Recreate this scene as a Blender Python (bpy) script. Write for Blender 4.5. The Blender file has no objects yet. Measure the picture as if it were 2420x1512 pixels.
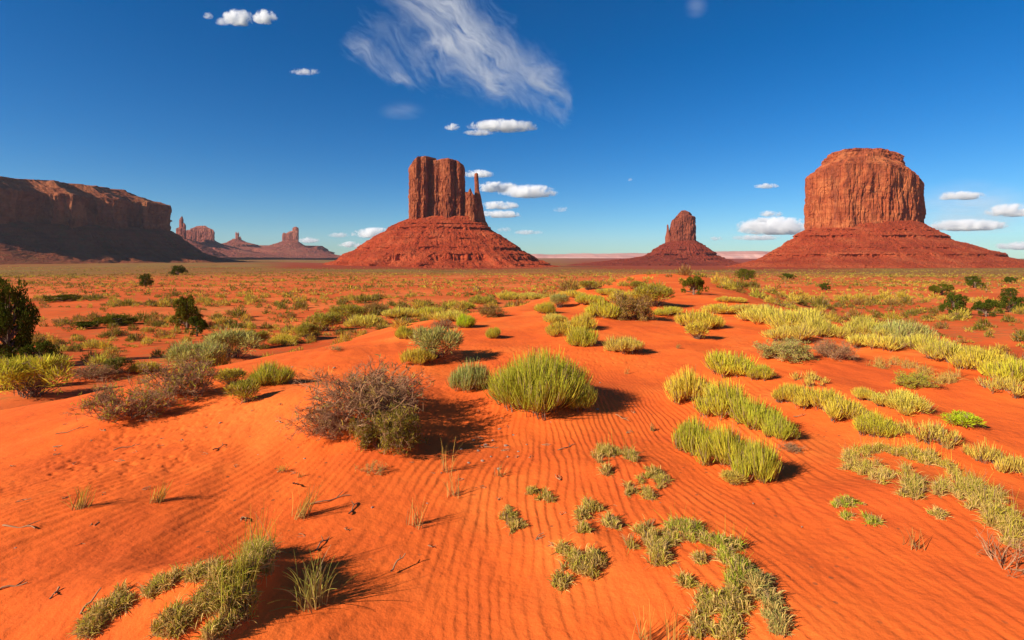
import bpy, math, random
import numpy as np
from mathutils import Vector

random.seed(7)
RNG = np.random.default_rng(11)
E = 1.65                       # eye height above the dune top
F = 1210.0                     # focal length in the units of the 2420 px wide photo
UC, VH = 1210.0, 608.0         # optical axis column, horizon row
SC = bpy.context.scene
COL = SC.collection
R = math.radians

# ------------------------------------------------------------------ noise
def _hash(ix, iy, iz, seed):
    h = (ix.astype(np.int64) * 374761393 + iy.astype(np.int64) * 668265263 + iz.astype(np.int64) * 2147483647 + seed * 974634777) & 0xFFFFFFFF
    h = ((h ^ (h >> 13)) * 1274126177) & 0xFFFFFFFF
    h = ((h ^ (h >> 16)) * 2246822519) & 0xFFFFFFFF
    return ((h ^ (h >> 15)) & 0xFFFFFF) / float(0xFFFFFF)

def vnoise(x, y, z=0.0, seed=0):
    x, y, z = np.broadcast_arrays(np.asarray(x, float), np.asarray(y, float), np.asarray(z, float))
    ix, iy, iz = np.floor(x), np.floor(y), np.floor(z)
    fx, fy, fz = x - ix, y - iy, z - iz
    fx, fy, fz = [f * f * f * (f * (f * 6 - 15) + 10) for f in (fx, fy, fz)]
    ix, iy, iz = ix.astype(np.int64), iy.astype(np.int64), iz.astype(np.int64)
    flat = not np.any(fz)
    def lay(k):
        a = _hash(ix, iy, iz + k, seed); b = _hash(ix + 1, iy, iz + k, seed)
        c = _hash(ix, iy + 1, iz + k, seed); d = _hash(ix + 1, iy + 1, iz + k, seed)
        return (a + (b - a) * fx) * (1 - fy) + (c + (d - c) * fx) * fy
    l0 = lay(0)
    if flat:
        return l0 * 2 - 1
    return (l0 + (lay(1) - l0) * fz) * 2 - 1

def fbm(x, y, z=0.0, oct=4, seed=0, gain=0.5, lac=2.03):
    s, a, f, n = 0.0, 1.0, 1.0, 0.0
    for o in range(oct):
        s = s + a * vnoise(np.asarray(x) * f, np.asarray(y) * f, np.asarray(z) * f, seed + o * 17)
        n += a; a *= gain; f *= lac
    return s / n

def sstep(a, b, x):
    t = np.clip((np.asarray(x, float) - a) / (b - a), 0, 1)
    return t * t * (3 - 2 * t)

# ------------------------------------------------------------------ objects
def tag(o, label=None, cat=None, group=None, kind=None):
    if label: o['label'] = label
    if cat: o['category'] = cat
    if group: o['group'] = group
    if kind: o['kind'] = kind
    elif cat: o['kind'] = 'thing'
    return o

def mesh_data(name, verts, polys, mat=None, smooth=True, attrs=None):
    """polys: list of index arrays (n,4) / (n,3)"""
    verts = np.ascontiguousarray(verts, dtype=np.float32)
    me = bpy.data.meshes.new(name)
    me.vertices.add(len(verts)); me.vertices.foreach_set('co', verts.ravel())
    polys = [np.asarray(p, dtype=np.int32) for p in polys if len(p)]
    loops = np.concatenate([p.ravel() for p in polys])
    sizes = np.concatenate([np.full(len(p), p.shape[1], dtype=np.int32) for p in polys])
    starts = np.concatenate([[0], np.cumsum(sizes)[:-1]]).astype(np.int32)
    me.loops.add(len(loops)); me.loops.foreach_set('vertex_index', loops)
    me.polygons.add(len(sizes)); me.polygons.foreach_set('loop_start', starts)
    if attrs:
        for k, v in attrs.items():
            a = me.attributes.new(k, 'FLOAT', 'POINT')
            a.data.foreach_set('value', np.ascontiguousarray(v, dtype=np.float32))
    me.update(calc_edges=True)
    me.polygons.foreach_set('use_smooth', np.full(len(sizes), bool(smooth)))
    if mat: me.materials.append(mat)
    return me

def link(name, me, parent=None, loc=(0, 0, 0)):
    o = bpy.data.objects.new(name, me)
    o.location = loc
    if parent is not None: o.parent = parent
    COL.objects.link(o)
    return o

def empty(name, loc=(0, 0, 0)):
    o = bpy.data.objects.new(name, None); o.location = loc; o.empty_display_size = 0.1
    COL.objects.link(o)
    return o

# ------------------------------------------------------------------ materials
def new_mat(name):
    m = bpy.data.materials.new(name); m.use_nodes = True
    nt = m.node_tree; nt.nodes.clear()
    return m, nt

class NB:
    def __init__(s, nt): s.nt = nt
    def n(s, t, **kw):
        nd = s.nt.nodes.new(t)
        for k, v in kw.items():
            if k.startswith('i_'):
                key = k[2:]
                nd.inputs[int(key) if key.isdigit() else key.replace('_', ' ')].default_value = v
            else: setattr(nd, k, v)
        return nd
    def l(s, a, b): s.nt.links.new(a, b)
    def math(s, op, a, b=None, clamp=False):
        nd = s.nt.nodes.new('ShaderNodeMath'); nd.operation = op; nd.use_clamp = clamp
        for i, x in enumerate((a, b)):
            if x is None: continue
            if isinstance(x, (int, float)): nd.inputs[i].default_value = x
            else: s.l(x, nd.inputs[i])
        return nd.outputs[0]
    def noise(s, vec, scale, detail=4, rough=0.55, dist=0.0):
        nd = s.n('ShaderNodeTexNoise'); nd.inputs['Scale'].default_value = scale
        nd.inputs['Detail'].default_value = detail; nd.inputs['Roughness'].default_value = rough
        nd.inputs['Distortion'].default_value = dist
        if vec is not None: s.l(vec, nd.inputs['Vector'])
        return nd.outputs['Fac']
    def ramp(s, fac, stops, interp='LINEAR'):
        nd = s.n('ShaderNodeValToRGB'); cr = nd.color_ramp; cr.interpolation = interp
        while len(cr.elements) < len(stops): cr.elements.new(0.5)
        for e, (p, c) in zip(cr.elements, stops):
            e.position = p; e.color = (*c, 1) if len(c) == 3 else c
        s.l(fac, nd.inputs[0])
        return nd.outputs[0]
    def mix(s, fac, a, b, mode='MIX'):
        nd = s.n('ShaderNodeMix', data_type='RGBA', blend_type=mode)
        for i, x in ((0, fac), (6, a), (7, b)):
            if isinstance(x, (int, float)): nd.inputs[i].default_value = x
            elif isinstance(x, tuple): nd.inputs[i].default_value = (*x, 1)
            else: s.l(x, nd.inputs[i])
        return nd.outputs[2]
    def mapping(s, vec, scale=(1, 1, 1), loc=(0, 0, 0), rot=(0, 0, 0)):
        nd = s.n('ShaderNodeMapping'); nd.inputs['Scale'].default_value = scale
        nd.inputs['Location'].default_value = loc; nd.inputs['Rotation'].default_value = rot
        s.l(vec, nd.inputs['Vector'])
        return nd.outputs[0]
    def bump(s, h, dist, strength=1.0, normal=None):
        nd = s.n('ShaderNodeBump'); nd.inputs['Distance'].default_value = dist; nd.inputs['Strength'].default_value = strength
        s.l(h, nd.inputs['Height'])
        if normal is not None: s.l(normal, nd.inputs['Normal'])
        return nd.outputs[0]
    def out(s, col, rough=0.9, normal=None, spec=0.1):
        b = s.n('ShaderNodeBsdfPrincipled'); o = s.n('ShaderNodeOutputMaterial')
        b.inputs['Roughness'].default_value = rough; b.inputs['Specular IOR Level'].default_value = spec
        if isinstance(col, tuple): b.inputs['Base Color'].default_value = (*col, 1)
        else: s.l(col, b.inputs['Base Color'])
        if normal is not None: s.l(normal, b.inputs['Normal'])
        s.l(b.outputs[0], o.inputs[0])
        return b

def mat_ground():
    m, nt = new_mat('desert_ground'); b = NB(nt)
    geo = b.n('ShaderNodeNewGeometry'); pos = geo.outputs['Position']
    veg = b.n('ShaderNodeAttribute', attribute_name='veg').outputs['Fac']
    far = b.n('ShaderNodeAttribute', attribute_name='far').outputs['Fac']
    red = b.n('ShaderNodeAttribute', attribute_name='red').outputs['Fac']
    n1 = b.noise(pos, 0.5, 7, 0.66); n2 = b.noise(pos, 3.0, 6, 0.65); n3 = b.noise(pos, 260, 3, 0.7)
    sand = b.ramp(n1, [(0.36, (0.68, 0.086, 0.011)), (0.5, (0.86, 0.132, 0.014)), (0.64, (0.90, 0.195, 0.028))])
    sand = b.mix(b.math('MULTIPLY', b.ramp(n2, [(0.45, (0, 0, 0)), (0.75, (1, 1, 1))]), 0.35), sand, (0.55, 0.085, 0.018))
    sand = b.mix(0.35, sand, b.ramp(n3, [(0.3, (0.45, 0.07, 0.014)), (0.7, (0.9, 0.22, 0.06))]))
    vo = b.n('ShaderNodeTexVoronoi'); vo.inputs['Scale'].default_value = 11.0; vo.inputs['Randomness'].default_value = 1.0; b.l(pos, vo.inputs['Vector'])
    lm = b.ramp(b.noise(pos, 0.9, 4, 0.6), [(0.47, (0, 0, 0)), (0.60, (1, 1, 1))])
    sp = b.math('MULTIPLY', b.ramp(vo.outputs['Distance'], [(0.10, (1, 1, 1)), (0.16, (0, 0, 0))]), lm)
    sand = b.mix(b.math('MULTIPLY', sp, 0.75), sand, (0.20, 0.075, 0.03))
    # plain soil: redder, with litter and low grass speckle
    p1 = b.noise(pos, 0.045, 6, 0.62); p2 = b.noise(pos, 0.9, 5, 0.7)
    soil = b.ramp(p1, [(0.3, (0.56, 0.075, 0.016)), (0.5, (0.70, 0.125, 0.026)), (0.7, (0.78, 0.21, 0.055))])
    lit = b.math('MULTIPLY', b.ramp(p2, [(0.48, (0, 0, 0)), (0.62, (1, 1, 1))]), 0.5)
    soil = b.mix(lit, soil, (0.30, 0.145, 0.035))
    # far: reads as green-brown range land
    p3 = b.noise(b.mapping(pos, (0.006, 0.0022, 1)), 1.0, 8, 0.68)
    fcol = b.ramp(p3, [(0.30, (0.26, 0.055, 0.02)), (0.45, (0.27, 0.12, 0.03)), (0.60, (0.21, 0.14, 0.035)), (0.75, (0.32, 0.18, 0.05))])
    p4 = b.noise(b.mapping(pos, (0.05, 0.02, 1)), 1.0, 6, 0.75)
    fcol = b.mix(b.math('MULTIPLY', b.ramp(p4, [(0.52, (0, 0, 0)), (0.6, (1, 1, 1))]), 0.55), fcol, (0.09, 0.065, 0.022))
    fcol = b.mix(red, fcol, (0.27, 0.045, 0.018))
    soil = b.mix(far, soil, fcol)
    col = b.mix(veg, sand, soil)
    bh = b.math('ADD', b.math('MULTIPLY', b.noise(pos, 45, 4, 0.65), 1.0), b.math('MULTIPLY', b.noise(pos, 260, 3, 0.6), 0.35))
    nrm = b.bump(bh, 0.005, 0.45)
    nrm = b.bump(b.noise(pos, 6, 5, 0.62), 0.05, 0.35, nrm)
    b.out(col, 0.95, nrm, 0.05)
    return m

def mat_rock(name, c_dark, c_mid, c_light, scale=1.0, streak=0.55, strata=1.0, varnish=(0.10, 0.035, 0.028)):
    m, nt = new_mat(name); b = NB(nt)
    pos = b.n('ShaderNodeNewGeometry').outputs['Position']
    n1 = b.noise(pos, 0.020 * scale, 7, 0.62)
    col = b.ramp(n1, [(0.28, c_dark), (0.5, c_mid), (0.72, c_light)])
    st = b.noise(b.mapping(pos, (0.003 * scale, 0.003 * scale, 0.16 * scale)), 1.0, 5, 0.6, 0.3)
    col = b.mix(b.math('MULTIPLY', b.ramp(st, [(0.42, (0, 0, 0)), (0.62, (1, 1, 1))]), 0.35 * strata), col, c_dark)
    bl = b.noise(b.mapping(pos, (0.012 * scale, 0.012 * scale, 0.018 * scale), (17, 5, 3)), 1.0, 6, 0.65, 0.6)
    col = b.mix(b.math('MULTIPLY', b.ramp(bl, [(0.50, (0, 0, 0)), (0.60, (1, 1, 1))]), 0.6), col, c_light)
    vs = b.noise(b.mapping(pos, (0.075 * scale, 0.075 * scale, 0.006 * scale)), 1.0, 6, 0.62, 0.4)
    col = b.mix(b.math('MULTIPLY', b.ramp(vs, [(0.50, (0, 0, 0)), (0.70, (1, 1, 1))]), streak), col, varnish)
    bn = b.noise(pos, 0.09 * scale, 8, 0.68)
    bn2 = b.noise(b.mapping(pos, (0.02 * scale, 0.02 * scale, 0.35 * scale)), 1.0, 4, 0.6)
    nrm = b.bump(bn, 12.0 / scale, 0.9)
    nrm = b.bump(bn2, 4.0 / scale, 0.35 * strata, nrm)
    b.out(col, 0.95, nrm, 0.05)
    return m

def mat_talus(name, c_dark, c_mid, c_light, scale=1.0, green=0.0):
    m, nt = new_mat(name); b = NB(nt)
    pos = b.n('ShaderNodeNewGeometry').outputs['Position']
    n1 = b.noise(pos, 0.018 * scale, 8, 0.66)
    col = b.ramp(n1, [(0.3, c_dark), (0.5, c_mid), (0.72, c_light)])
    st = b.noise(b.mapping(pos, (0.002 * scale, 0.002 * scale, 0.11 * scale)), 1.0, 4, 0.6, 0.5)
    col = b.mix(b.math('MULTIPLY', b.ramp(st, [(0.5, (0, 0, 0)), (0.66, (1, 1, 1))]), 0.5), col, c_dark)
    vor = b.n('ShaderNodeTexVoronoi'); vor.inputs['Scale'].default_value = 0.17 * scale; b.l(pos, vor.inputs['Vector'])
    boul = b.ramp(vor.outputs['Distance'], [(0.16, (1, 1, 1)), (0.32, (0, 0, 0))])
    col = b.mix(b.math('MULTIPLY', boul, 0.35), col, c_light)
    if green:
        g = b.noise(pos, 0.05 * scale, 6, 0.7)
        col = b.mix(b.math('MULTIPLY', b.ramp(g, [(0.5, (0, 0, 0)), (0.6, (1, 1, 1))]), green), col, (0.13, 0.10, 0.03))
    h = b.math('ADD', b.noise(pos, 0.12 * scale, 8, 0.72), b.math('MULTIPLY', boul, 0.5))
    nrm = b.bump(h, 11.0 / scale, 0.9)
    b.out(col, 0.95, nrm, 0.05)
    return m

def mat_blade(name, dry=(0.38, 0.23, 0.08), t0=0.10, t1=0.45, trans=0.3, vary=0.6, yellow=(0.66, 0.46, 0.06), deadf=0.86):
    """thin stems and leaves; the object's colour is its tint, each stem a little different, the woody base dry"""
    m, nt = new_mat(name); b = NB(nt)
    tint = b.n('ShaderNodeObjectInfo').outputs['Color']
    rnd = b.n('ShaderNodeNewGeometry').outputs['Random Per Island']
    t = b.n('ShaderNodeAttribute', attribute_name='t').outputs['Fac']
    k = b.math('ADD', b.math('MULTIPLY', rnd, vary), 1.0 - vary * 0.5)
    hv = b.n('ShaderNodeHueSaturation'); hv.inputs['Hue'].default_value = 0.5; b.l(tint, hv.inputs['Color']); b.l(k, hv.inputs['Value'])
    r2 = b.math('FRACT', b.math('MULTIPLY', rnd, 17.31))
    col = b.mix(b.math('MULTIPLY', b.math('POWER', r2, 2.0), 0.6), hv.outputs[0], yellow)
    r3 = b.math('GREATER_THAN', b.math('FRACT', b.math('MULTIPLY', rnd, 53.7)), deadf)
    col = b.mix(r3, col, (0.34, 0.22, 0.11))
    w = b.n('ShaderNodeMapRange'); w.inputs[1].default_value = t0; w.inputs[2].default_value = t1; b.l(t, w.inputs[0])
    col = b.mix(w.outputs[0], dry, col)
    d = b.n('ShaderNodeBsdfDiffuse'); b.l(col, d.inputs[0])
    tr = b.n('ShaderNodeBsdfTranslucent'); b.l(col, tr.inputs[0])
    mx = b.n('ShaderNodeMixShader'); mx.inputs[0].default_value = trans
    b.l(d.outputs[0], mx.inputs[1]); b.l(tr.outputs[0], mx.inputs[2])
    o = b.n('ShaderNodeOutputMaterial'); b.l(mx.outputs[0], o.inputs[0])
    return m

def mat_wood(name, c0, c1):
    m, nt = new_mat(name); b = NB(nt)
    rnd = b.n('ShaderNodeNewGeometry').outputs['Random Per Island']
    tc = b.n('ShaderNodeTexCoord').outputs['Object']
    n = b.noise(tc, 14, 4, 0.6)
    f = b.math('ADD', b.math('MULTIPLY', rnd, 0.6), b.math('MULTIPLY', n, 0.4))
    col = b.ramp(f, [(0.15, c0), (0.85, c1)])
    b.out(col, 0.85, None, 0.15)
    return m

M_GROUND = mat_ground()
M_CLIFF = mat_rock('sandstone_cliff', (0.25, 0.056, 0.023), (0.43, 0.098, 0.034), (0.58, 0.18, 0.06))
M_CLIFF_W = mat_rock('sandstone_cliff_west', (0.24, 0.056, 0.024), (0.38, 0.10, 0.038), (0.50, 0.16, 0.06), streak=0.45)
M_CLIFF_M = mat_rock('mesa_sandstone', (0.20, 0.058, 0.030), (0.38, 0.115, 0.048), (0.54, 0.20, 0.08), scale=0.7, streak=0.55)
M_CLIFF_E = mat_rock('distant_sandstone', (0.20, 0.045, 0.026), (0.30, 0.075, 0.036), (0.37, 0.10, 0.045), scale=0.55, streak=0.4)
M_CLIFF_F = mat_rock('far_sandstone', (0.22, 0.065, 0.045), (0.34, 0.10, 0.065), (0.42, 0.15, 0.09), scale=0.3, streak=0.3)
M_TALUS = mat_talus('red_talus', (0.25, 0.033, 0.013), (0.42, 0.062, 0.020), (0.54, 0.12, 0.045), green=0.10)
M_TALUS_R = mat_talus('red_talus_shaly', (0.29, 0.040, 0.016), (0.43, 0.070, 0.024), (0.52, 0.125, 0.046), green=0.12)
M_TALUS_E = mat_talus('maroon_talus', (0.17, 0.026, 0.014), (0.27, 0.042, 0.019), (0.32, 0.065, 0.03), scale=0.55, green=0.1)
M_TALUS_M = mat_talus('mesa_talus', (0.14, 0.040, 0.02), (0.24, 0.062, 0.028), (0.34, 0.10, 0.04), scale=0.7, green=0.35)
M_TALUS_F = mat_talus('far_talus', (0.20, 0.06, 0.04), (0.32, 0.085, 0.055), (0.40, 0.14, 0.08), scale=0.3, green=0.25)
M_STEM = mat_blade('shrub_stems')
M_FINE = mat_blade('shrub_leaves', t0=0.0, t1=0.45, trans=0.35, vary=0.7)
M_GRASS = mat_blade('grass_blades', dry=(0.46, 0.28, 0.10), t0=0.0, t1=0.5, trans=0.35, vary=0.6, yellow=(0.62, 0.42, 0.09))
M_JUN = mat_blade('juniper_leaves', dry=(0.06, 0.05, 0.02), t0=-1.0, t1=-0.5, trans=0.2, deadf=2.0, vary=0.9, yellow=(0.11, 0.12, 0.015))
M_TWIG = mat_wood('grey_twigs', (0.17, 0.075, 0.034), (0.45, 0.245, 0.12))
M_BARK = mat_wood('woody_stems', (0.10, 0.06, 0.04), (0.24, 0.16, 0.10))
M_STONE = mat_wood('pebble_stone', (0.20, 0.11, 0.07), (0.38, 0.27, 0.19))

# ------------------------------------------------------------------ terrain
PL = ([5, 10, 20, 40, 80, 150, 300, 600, 1000, 1600, 2400, 5000, 12000],
      [-3.6, -3.8, -4.4, -6.2, -7.6, -8.8, -11.0, -15.0, -17.5, -18.0, -20, -19, -8])
PR = ([5, 10, 20, 40, 80, 150, 300, 600, 1000, 1500, 2400, 5000, 12000],
      [-3.2, -3.5, -4.4, -5.9, -7.4, -8.6, -11.0, -16.0, -22, -28, -38, -36, -8])
EL = ([0, 4, 6.4, 8, 12, 18, 26, 42, 60, 80], [-6.2, -6.4, -6.6, -6.9, -5.2, -3.4, 0.2, 6.5, 10, 14])
ER = ([0, 8, 13.5, 18, 23, 42, 60, 80], [8.2, 8.9, 10.3, 11.5, 13.0, 19.0, 27, 34])
BUMPS = []                     # x, y, amp, sx, sy, skew

def dune_mask(x, y):
    yy = np.clip(y, 0, 400)
    dl = np.interp(yy, *EL) - x
    dr = x - np.interp(yy, *ER)
    wob = 0.5 * fbm(x * 0.22, y * 0.22, 0, 2, 91)
    d = np.maximum(dl, dr) + wob
    w = np.where(dl > dr, 8.5, 9.5) + 6 * sstep(30, 60, yy)
    return (1 - sstep(-0.5, 1, d / w)) * (1 - sstep(66, 110, y))

def H(x, y, bumps=True):
    x = np.asarray(x, float); y = np.asarray(y, float)
    dist = np.hypot(x, y)
    yy = np.maximum(np.where(y > 0, np.hypot(y, 0.35 * x), 0.3 * dist), 5)
    t = x / np.maximum(y, 1)
    wl = 1 - sstep(-0.5, -0.1, t)
    ly = np.log(yy)
    p = np.interp(ly, np.log(PL[0]), PL[1]) * wl + np.interp(ly, np.log(PR[0]), PR[1]) * (1 - wl)
    near = np.exp(-yy / 260)
    p = p + near * (0.55 * fbm(x / 19, y / 19, 0, 3, 5) + 0.22 * fbm(x / 5, y / 5, 0, 2, 6))
    p = p + (1 - near) * sstep(100, 600, yy) * (1 - sstep(2500, 5000, yy)) * 1.8 * fbm(x / 160, y / 110, 0, 3, 8)
    top = -1.65 - 0.0045 * np.clip(y, 0, 80) - 0.25 * sstep(40, 75, y)
    fade = 1 - sstep(14, 40, dist) * 0.65
    top = top + fade * (0.23 * fbm(x / 5.5 + 3.1, y / 5.5, 0, 3, 21) + 0.05 * fbm(x / 1.6, y / 1.6, 0, 2, 23))
    # the near ground falls away gently to the right-hand corner
    s = dune_mask(x, y)
    h = p + (top - p) * s
    if bumps:
        for bx, by, a, sx, sy, sk in BUMPS:
            ddx, ddy = (x - bx), (y - by)
            msk = (np.abs(ddx) < 3.2 * max(sx, sy) * 1.5) & (np.abs(ddy) < 3.2 * sy)
            if not np.any(msk): continue
            qx, qy = ddx[msk] if x.ndim else ddx, ddy[msk] if x.ndim else ddy
            wid = np.where(qx > 0, sx * (1 - sk), sx * (1 + sk))
            g = a * np.exp(-0.5 * ((qx / wid) ** 2 + (qy / sy) ** 2))
            if x.ndim: h[msk] += g
            else: h = h + g
    return h + E

def hit(u, v, bumps=True):
    """where the sight line through the photo point (u, v) meets the ground"""
    a, b = (u - UC) / F, (VH - v) / F
    Y = np.geomspace(1.3, 4000, 1300)
    d = H(a * Y, Y, bumps) - (E + b * Y)
    i = int(np.argmax(d > 0)) if np.any(d > 0) else len(Y) - 1
    if i == 0: i = 1
    y0, y1, d0, d1 = Y[i - 1], Y[i], d[i - 1], d[i]
    yy = y0 + (y1 - y0) * (-d0) / max(d1 - d0, 1e-9)
    return np.array([a * yy, yy, float(H(np.array([a * yy]), np.array([yy]), bumps)[0])])

# ------------------------------------------------------------------ strands
def strands(P, W, side=None, t=None):
    """P (n,k,3) centre lines, W (n,k) widths -> flat tapered ribbons"""
    n, k, _ = P.shape
    d = P[:, -1] - P[:, 0]
    d /= np.linalg.norm(d, axis=1, keepdims=True) + 1e-9
    if side is None:
        r = RNG.normal(size=(n, 3))
        side = np.cross(d, r)
    side /= np.linalg.norm(side, axis=1, keepdims=True) + 1e-9
    A = P - side[:, None] * W[..., None] * 0.5
    B = P + side[:, None] * W[..., None] * 0.5
    V = np.stack([A, B], 2).reshape(-1, 3)
    base = (np.arange(n) * 2 * k)[:, None, None] + (np.arange(k - 1) * 2)[None, :, None] + np.array([0, 1, 3, 2])[None, None]
    tt = np.repeat(t.reshape(-1), 2)
    return V, base.reshape(-1, 4), tt

def tubes(P, Rr, t=None, sides=3):
    n, k, _ = P.shape
    d = np.gradient(P, axis=1)
    d /= np.linalg.norm(d, axis=2, keepdims=True) + 1e-9
    ref = RNG.normal(size=(n, 1, 3)) + 0 * d
    s1 = np.cross(d, ref); s1 /= np.linalg.norm(s1, axis=2, keepdims=True) + 1e-9
    s2 = np.cross(d, s1)
    ang = np.arange(sides) * 2 * np.pi / sides
    V = P[:, :, None] + Rr[..., None, None] * (np.cos(ang)[None, None, :, None] * s1[:, :, None] + np.sin(ang)[None, None, :, None] * s2[:, :, None])
    idx = np.arange(n * k * sides).reshape(n, k, sides)
    a = idx[:, :-1]; b = idx[:, 1:]
    q = np.stack([a, np.roll(a, -1, 2), np.roll(b, -1, 2), b], -1).reshape(-1, 4)
    tt = np.repeat((t if t is not None else np.zeros((n, k))).reshape(-1), sides)
    return V.reshape(-1, 3), q, tt

def join(parts):
    V, Q, T, o = [], [], [], 0
    for v, q, t in parts:
        V.append(v); Q.append(q + o); T.append(t); o += len(v)
    return np.concatenate(V), np.concatenate(Q), np.concatenate(T)

def unit(v): return v / (np.linalg.norm(v, axis=-1, keepdims=True) + 1e-9)

def curve(root, tip, bulge, k):
    """quadratic curves root -> tip through a bulged middle"""
    s = np.linspace(0, 1, k)[None, :, None]
    mid = (root + tip) / 2 + bulge
    return (1 - s) ** 2 * root[:, None] + 2 * s * (1 - s) * mid[:, None] + s * s * tip[:, None]

def sub(P0, Pm, P1, s0, s1, k):
    s = (s0[:, None] + (s1 - s0)[:, None] * np.linspace(0, 1, k)[None])[..., None]
    return (1 - s) ** 2 * P0[:, None] + 2 * s * (1 - s) * Pm[:, None] + s * s * P1[:, None], s[..., 0]

def broom(seed, n=2600, k=4, width=0.013, crowns=10, spread=0.62, splay=62, upright=0.35, jag=0.25):
    """a rounded bush of many thin upright stems; radius about 1, height about 1"""
    g = np.random.default_rng(seed)
    ca = g.uniform(0, 2 * np.pi, crowns); cr = np.sqrt(g.uniform(0, 1, crowns)) * spread
    cp = np.stack([cr * np.cos(ca), cr * np.sin(ca), 0 * cr], 1)
    cs = (1.0 - 0.42 * (cr / spread) ** 2) * g.uniform(0.62, 1.05, crowns)
    ci = g.integers(0, crowns, n)
    th = np.radians(splay) * g.beta(1.4, 1.6, n); ph = g.uniform(0, 2 * np.pi, n)
    out = np.stack([np.cos(ph), np.sin(ph), 0 * ph], 1)
    bias = unit(cp[ci] + 1e-6) * (np.linalg.norm(cp[ci], axis=1, keepdims=True) / spread)
    hd = unit(out + 0.9 * bias)
    L = cs[ci] * (1 - jag + jag * g.uniform(0, 1, n) ** 0.6)
    root = cp[ci] * 0.85 + 0.05 * g.normal(size=(n, 3)) * [1, 1, 0]
    tip = root + (L * np.sin(th) * 0.85)[:, None] * hd + (L * (0.25 + 0.75 * np.cos(th)))[:, None] * [0, 0, 1]
    mid = (root + tip) / 2 + (L * np.sin(th))[:, None] * hd * 0.16 - (L * np.sin(th))[:, None] * np.array([0, 0, 1]) * upright * 0.4
    mid += 0.04 * g.normal(size=(n, 3))
    s0 = g.uniform(0.15, 0.72, n); s1 = np.minimum(1, s0 + g.uniform(0.22, 0.5, n))
    s1 = np.where(g.uniform(0, 1, n) < 0.6, 1.0, s1)
    P, S = sub(root, mid, tip, s0, s1, k)
    P[..., 2] = np.maximum(P[..., 2], 0.0)
    W = width * g.uniform(0.7, 1.3, n)[:, None] * np.linspace(1, 0.35, k)[None]
    fol = strands(P, W, t=S)
    m = 70
    P2, S2 = sub(root[:m], mid[:m], tip[:m], np.zeros(m) - 0.02, np.full(m, 0.75), 5)
    P2[:, 0, 2] -= 0.08
    wood = tubes(P2, 0.011 * np.linspace(1, 0.4, 5)[None] * g.uniform(0.6, 1.2, m)[:, None], S2)
    return fol, wood

def fluffy(seed, n=2600, lobes=14, width=0.018, flat=0.75, leaf=0.16):
    """a rounded bush of fine leafy sprays"""
    g = np.random.default_rng(seed)
    a = g.uniform(0, 2 * np.pi, lobes); r = np.sqrt(g.uniform(0, 1, lobes)) * 0.66
    rad = g.uniform(0.22, 0.40, lobes)
    c = np.stack([r * np.cos(a), r * np.sin(a), (0.35 + 0.35 * (1 - r ** 2)) * g.uniform(0.75, 1.1, lobes)], 1)
    i = g.integers(0, lobes, n)
    d = unit(g.normal(size=(n, 3)) + [0, 0, 0.45])
    p0 = c[i] + d * (rad[i] * g.uniform(0.35, 0.9, n))[:, None]
    dr = unit(d + [0, 0, 0.7] + 0.45 * g.normal(size=(n, 3)))
    L = leaf * g.uniform(0.6, 1.4, n)
    tip = p0 + dr * L[:, None]
    P = curve(p0, tip, 0.02 * g.normal(size=(n, 3)), 3)
    P[..., 2] = np.maximum(P[..., 2], 0.01)
    W = width * g.uniform(0.6, 1.4, n)[:, None] * np.array([0.8, 1.0, 0.3])[None]
    t = np.clip(P[..., 2] * 0.9 + 0.1 + 0.25 * np.linspace(0, 1, 3)[None], 0, 1)
    fol = strands(P, W, t=t)
    m = 60; j = g.integers(0, lobes, m)
    root = 0.12 * g.normal(size=(m, 3)) * [1, 1, 0]; root[:, 2] = -0.08
    P2 = curve(root, c[j] + 0.15 * g.normal(size=(m, 3)), 0.08 * g.normal(size=(m, 3)), 5)
    wood = tubes(P2, 0.014 * np.linspace(1, 0.35, 5)[None] * g.uniform(0.6, 1.2, m)[:, None])
    return fol, wood

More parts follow.
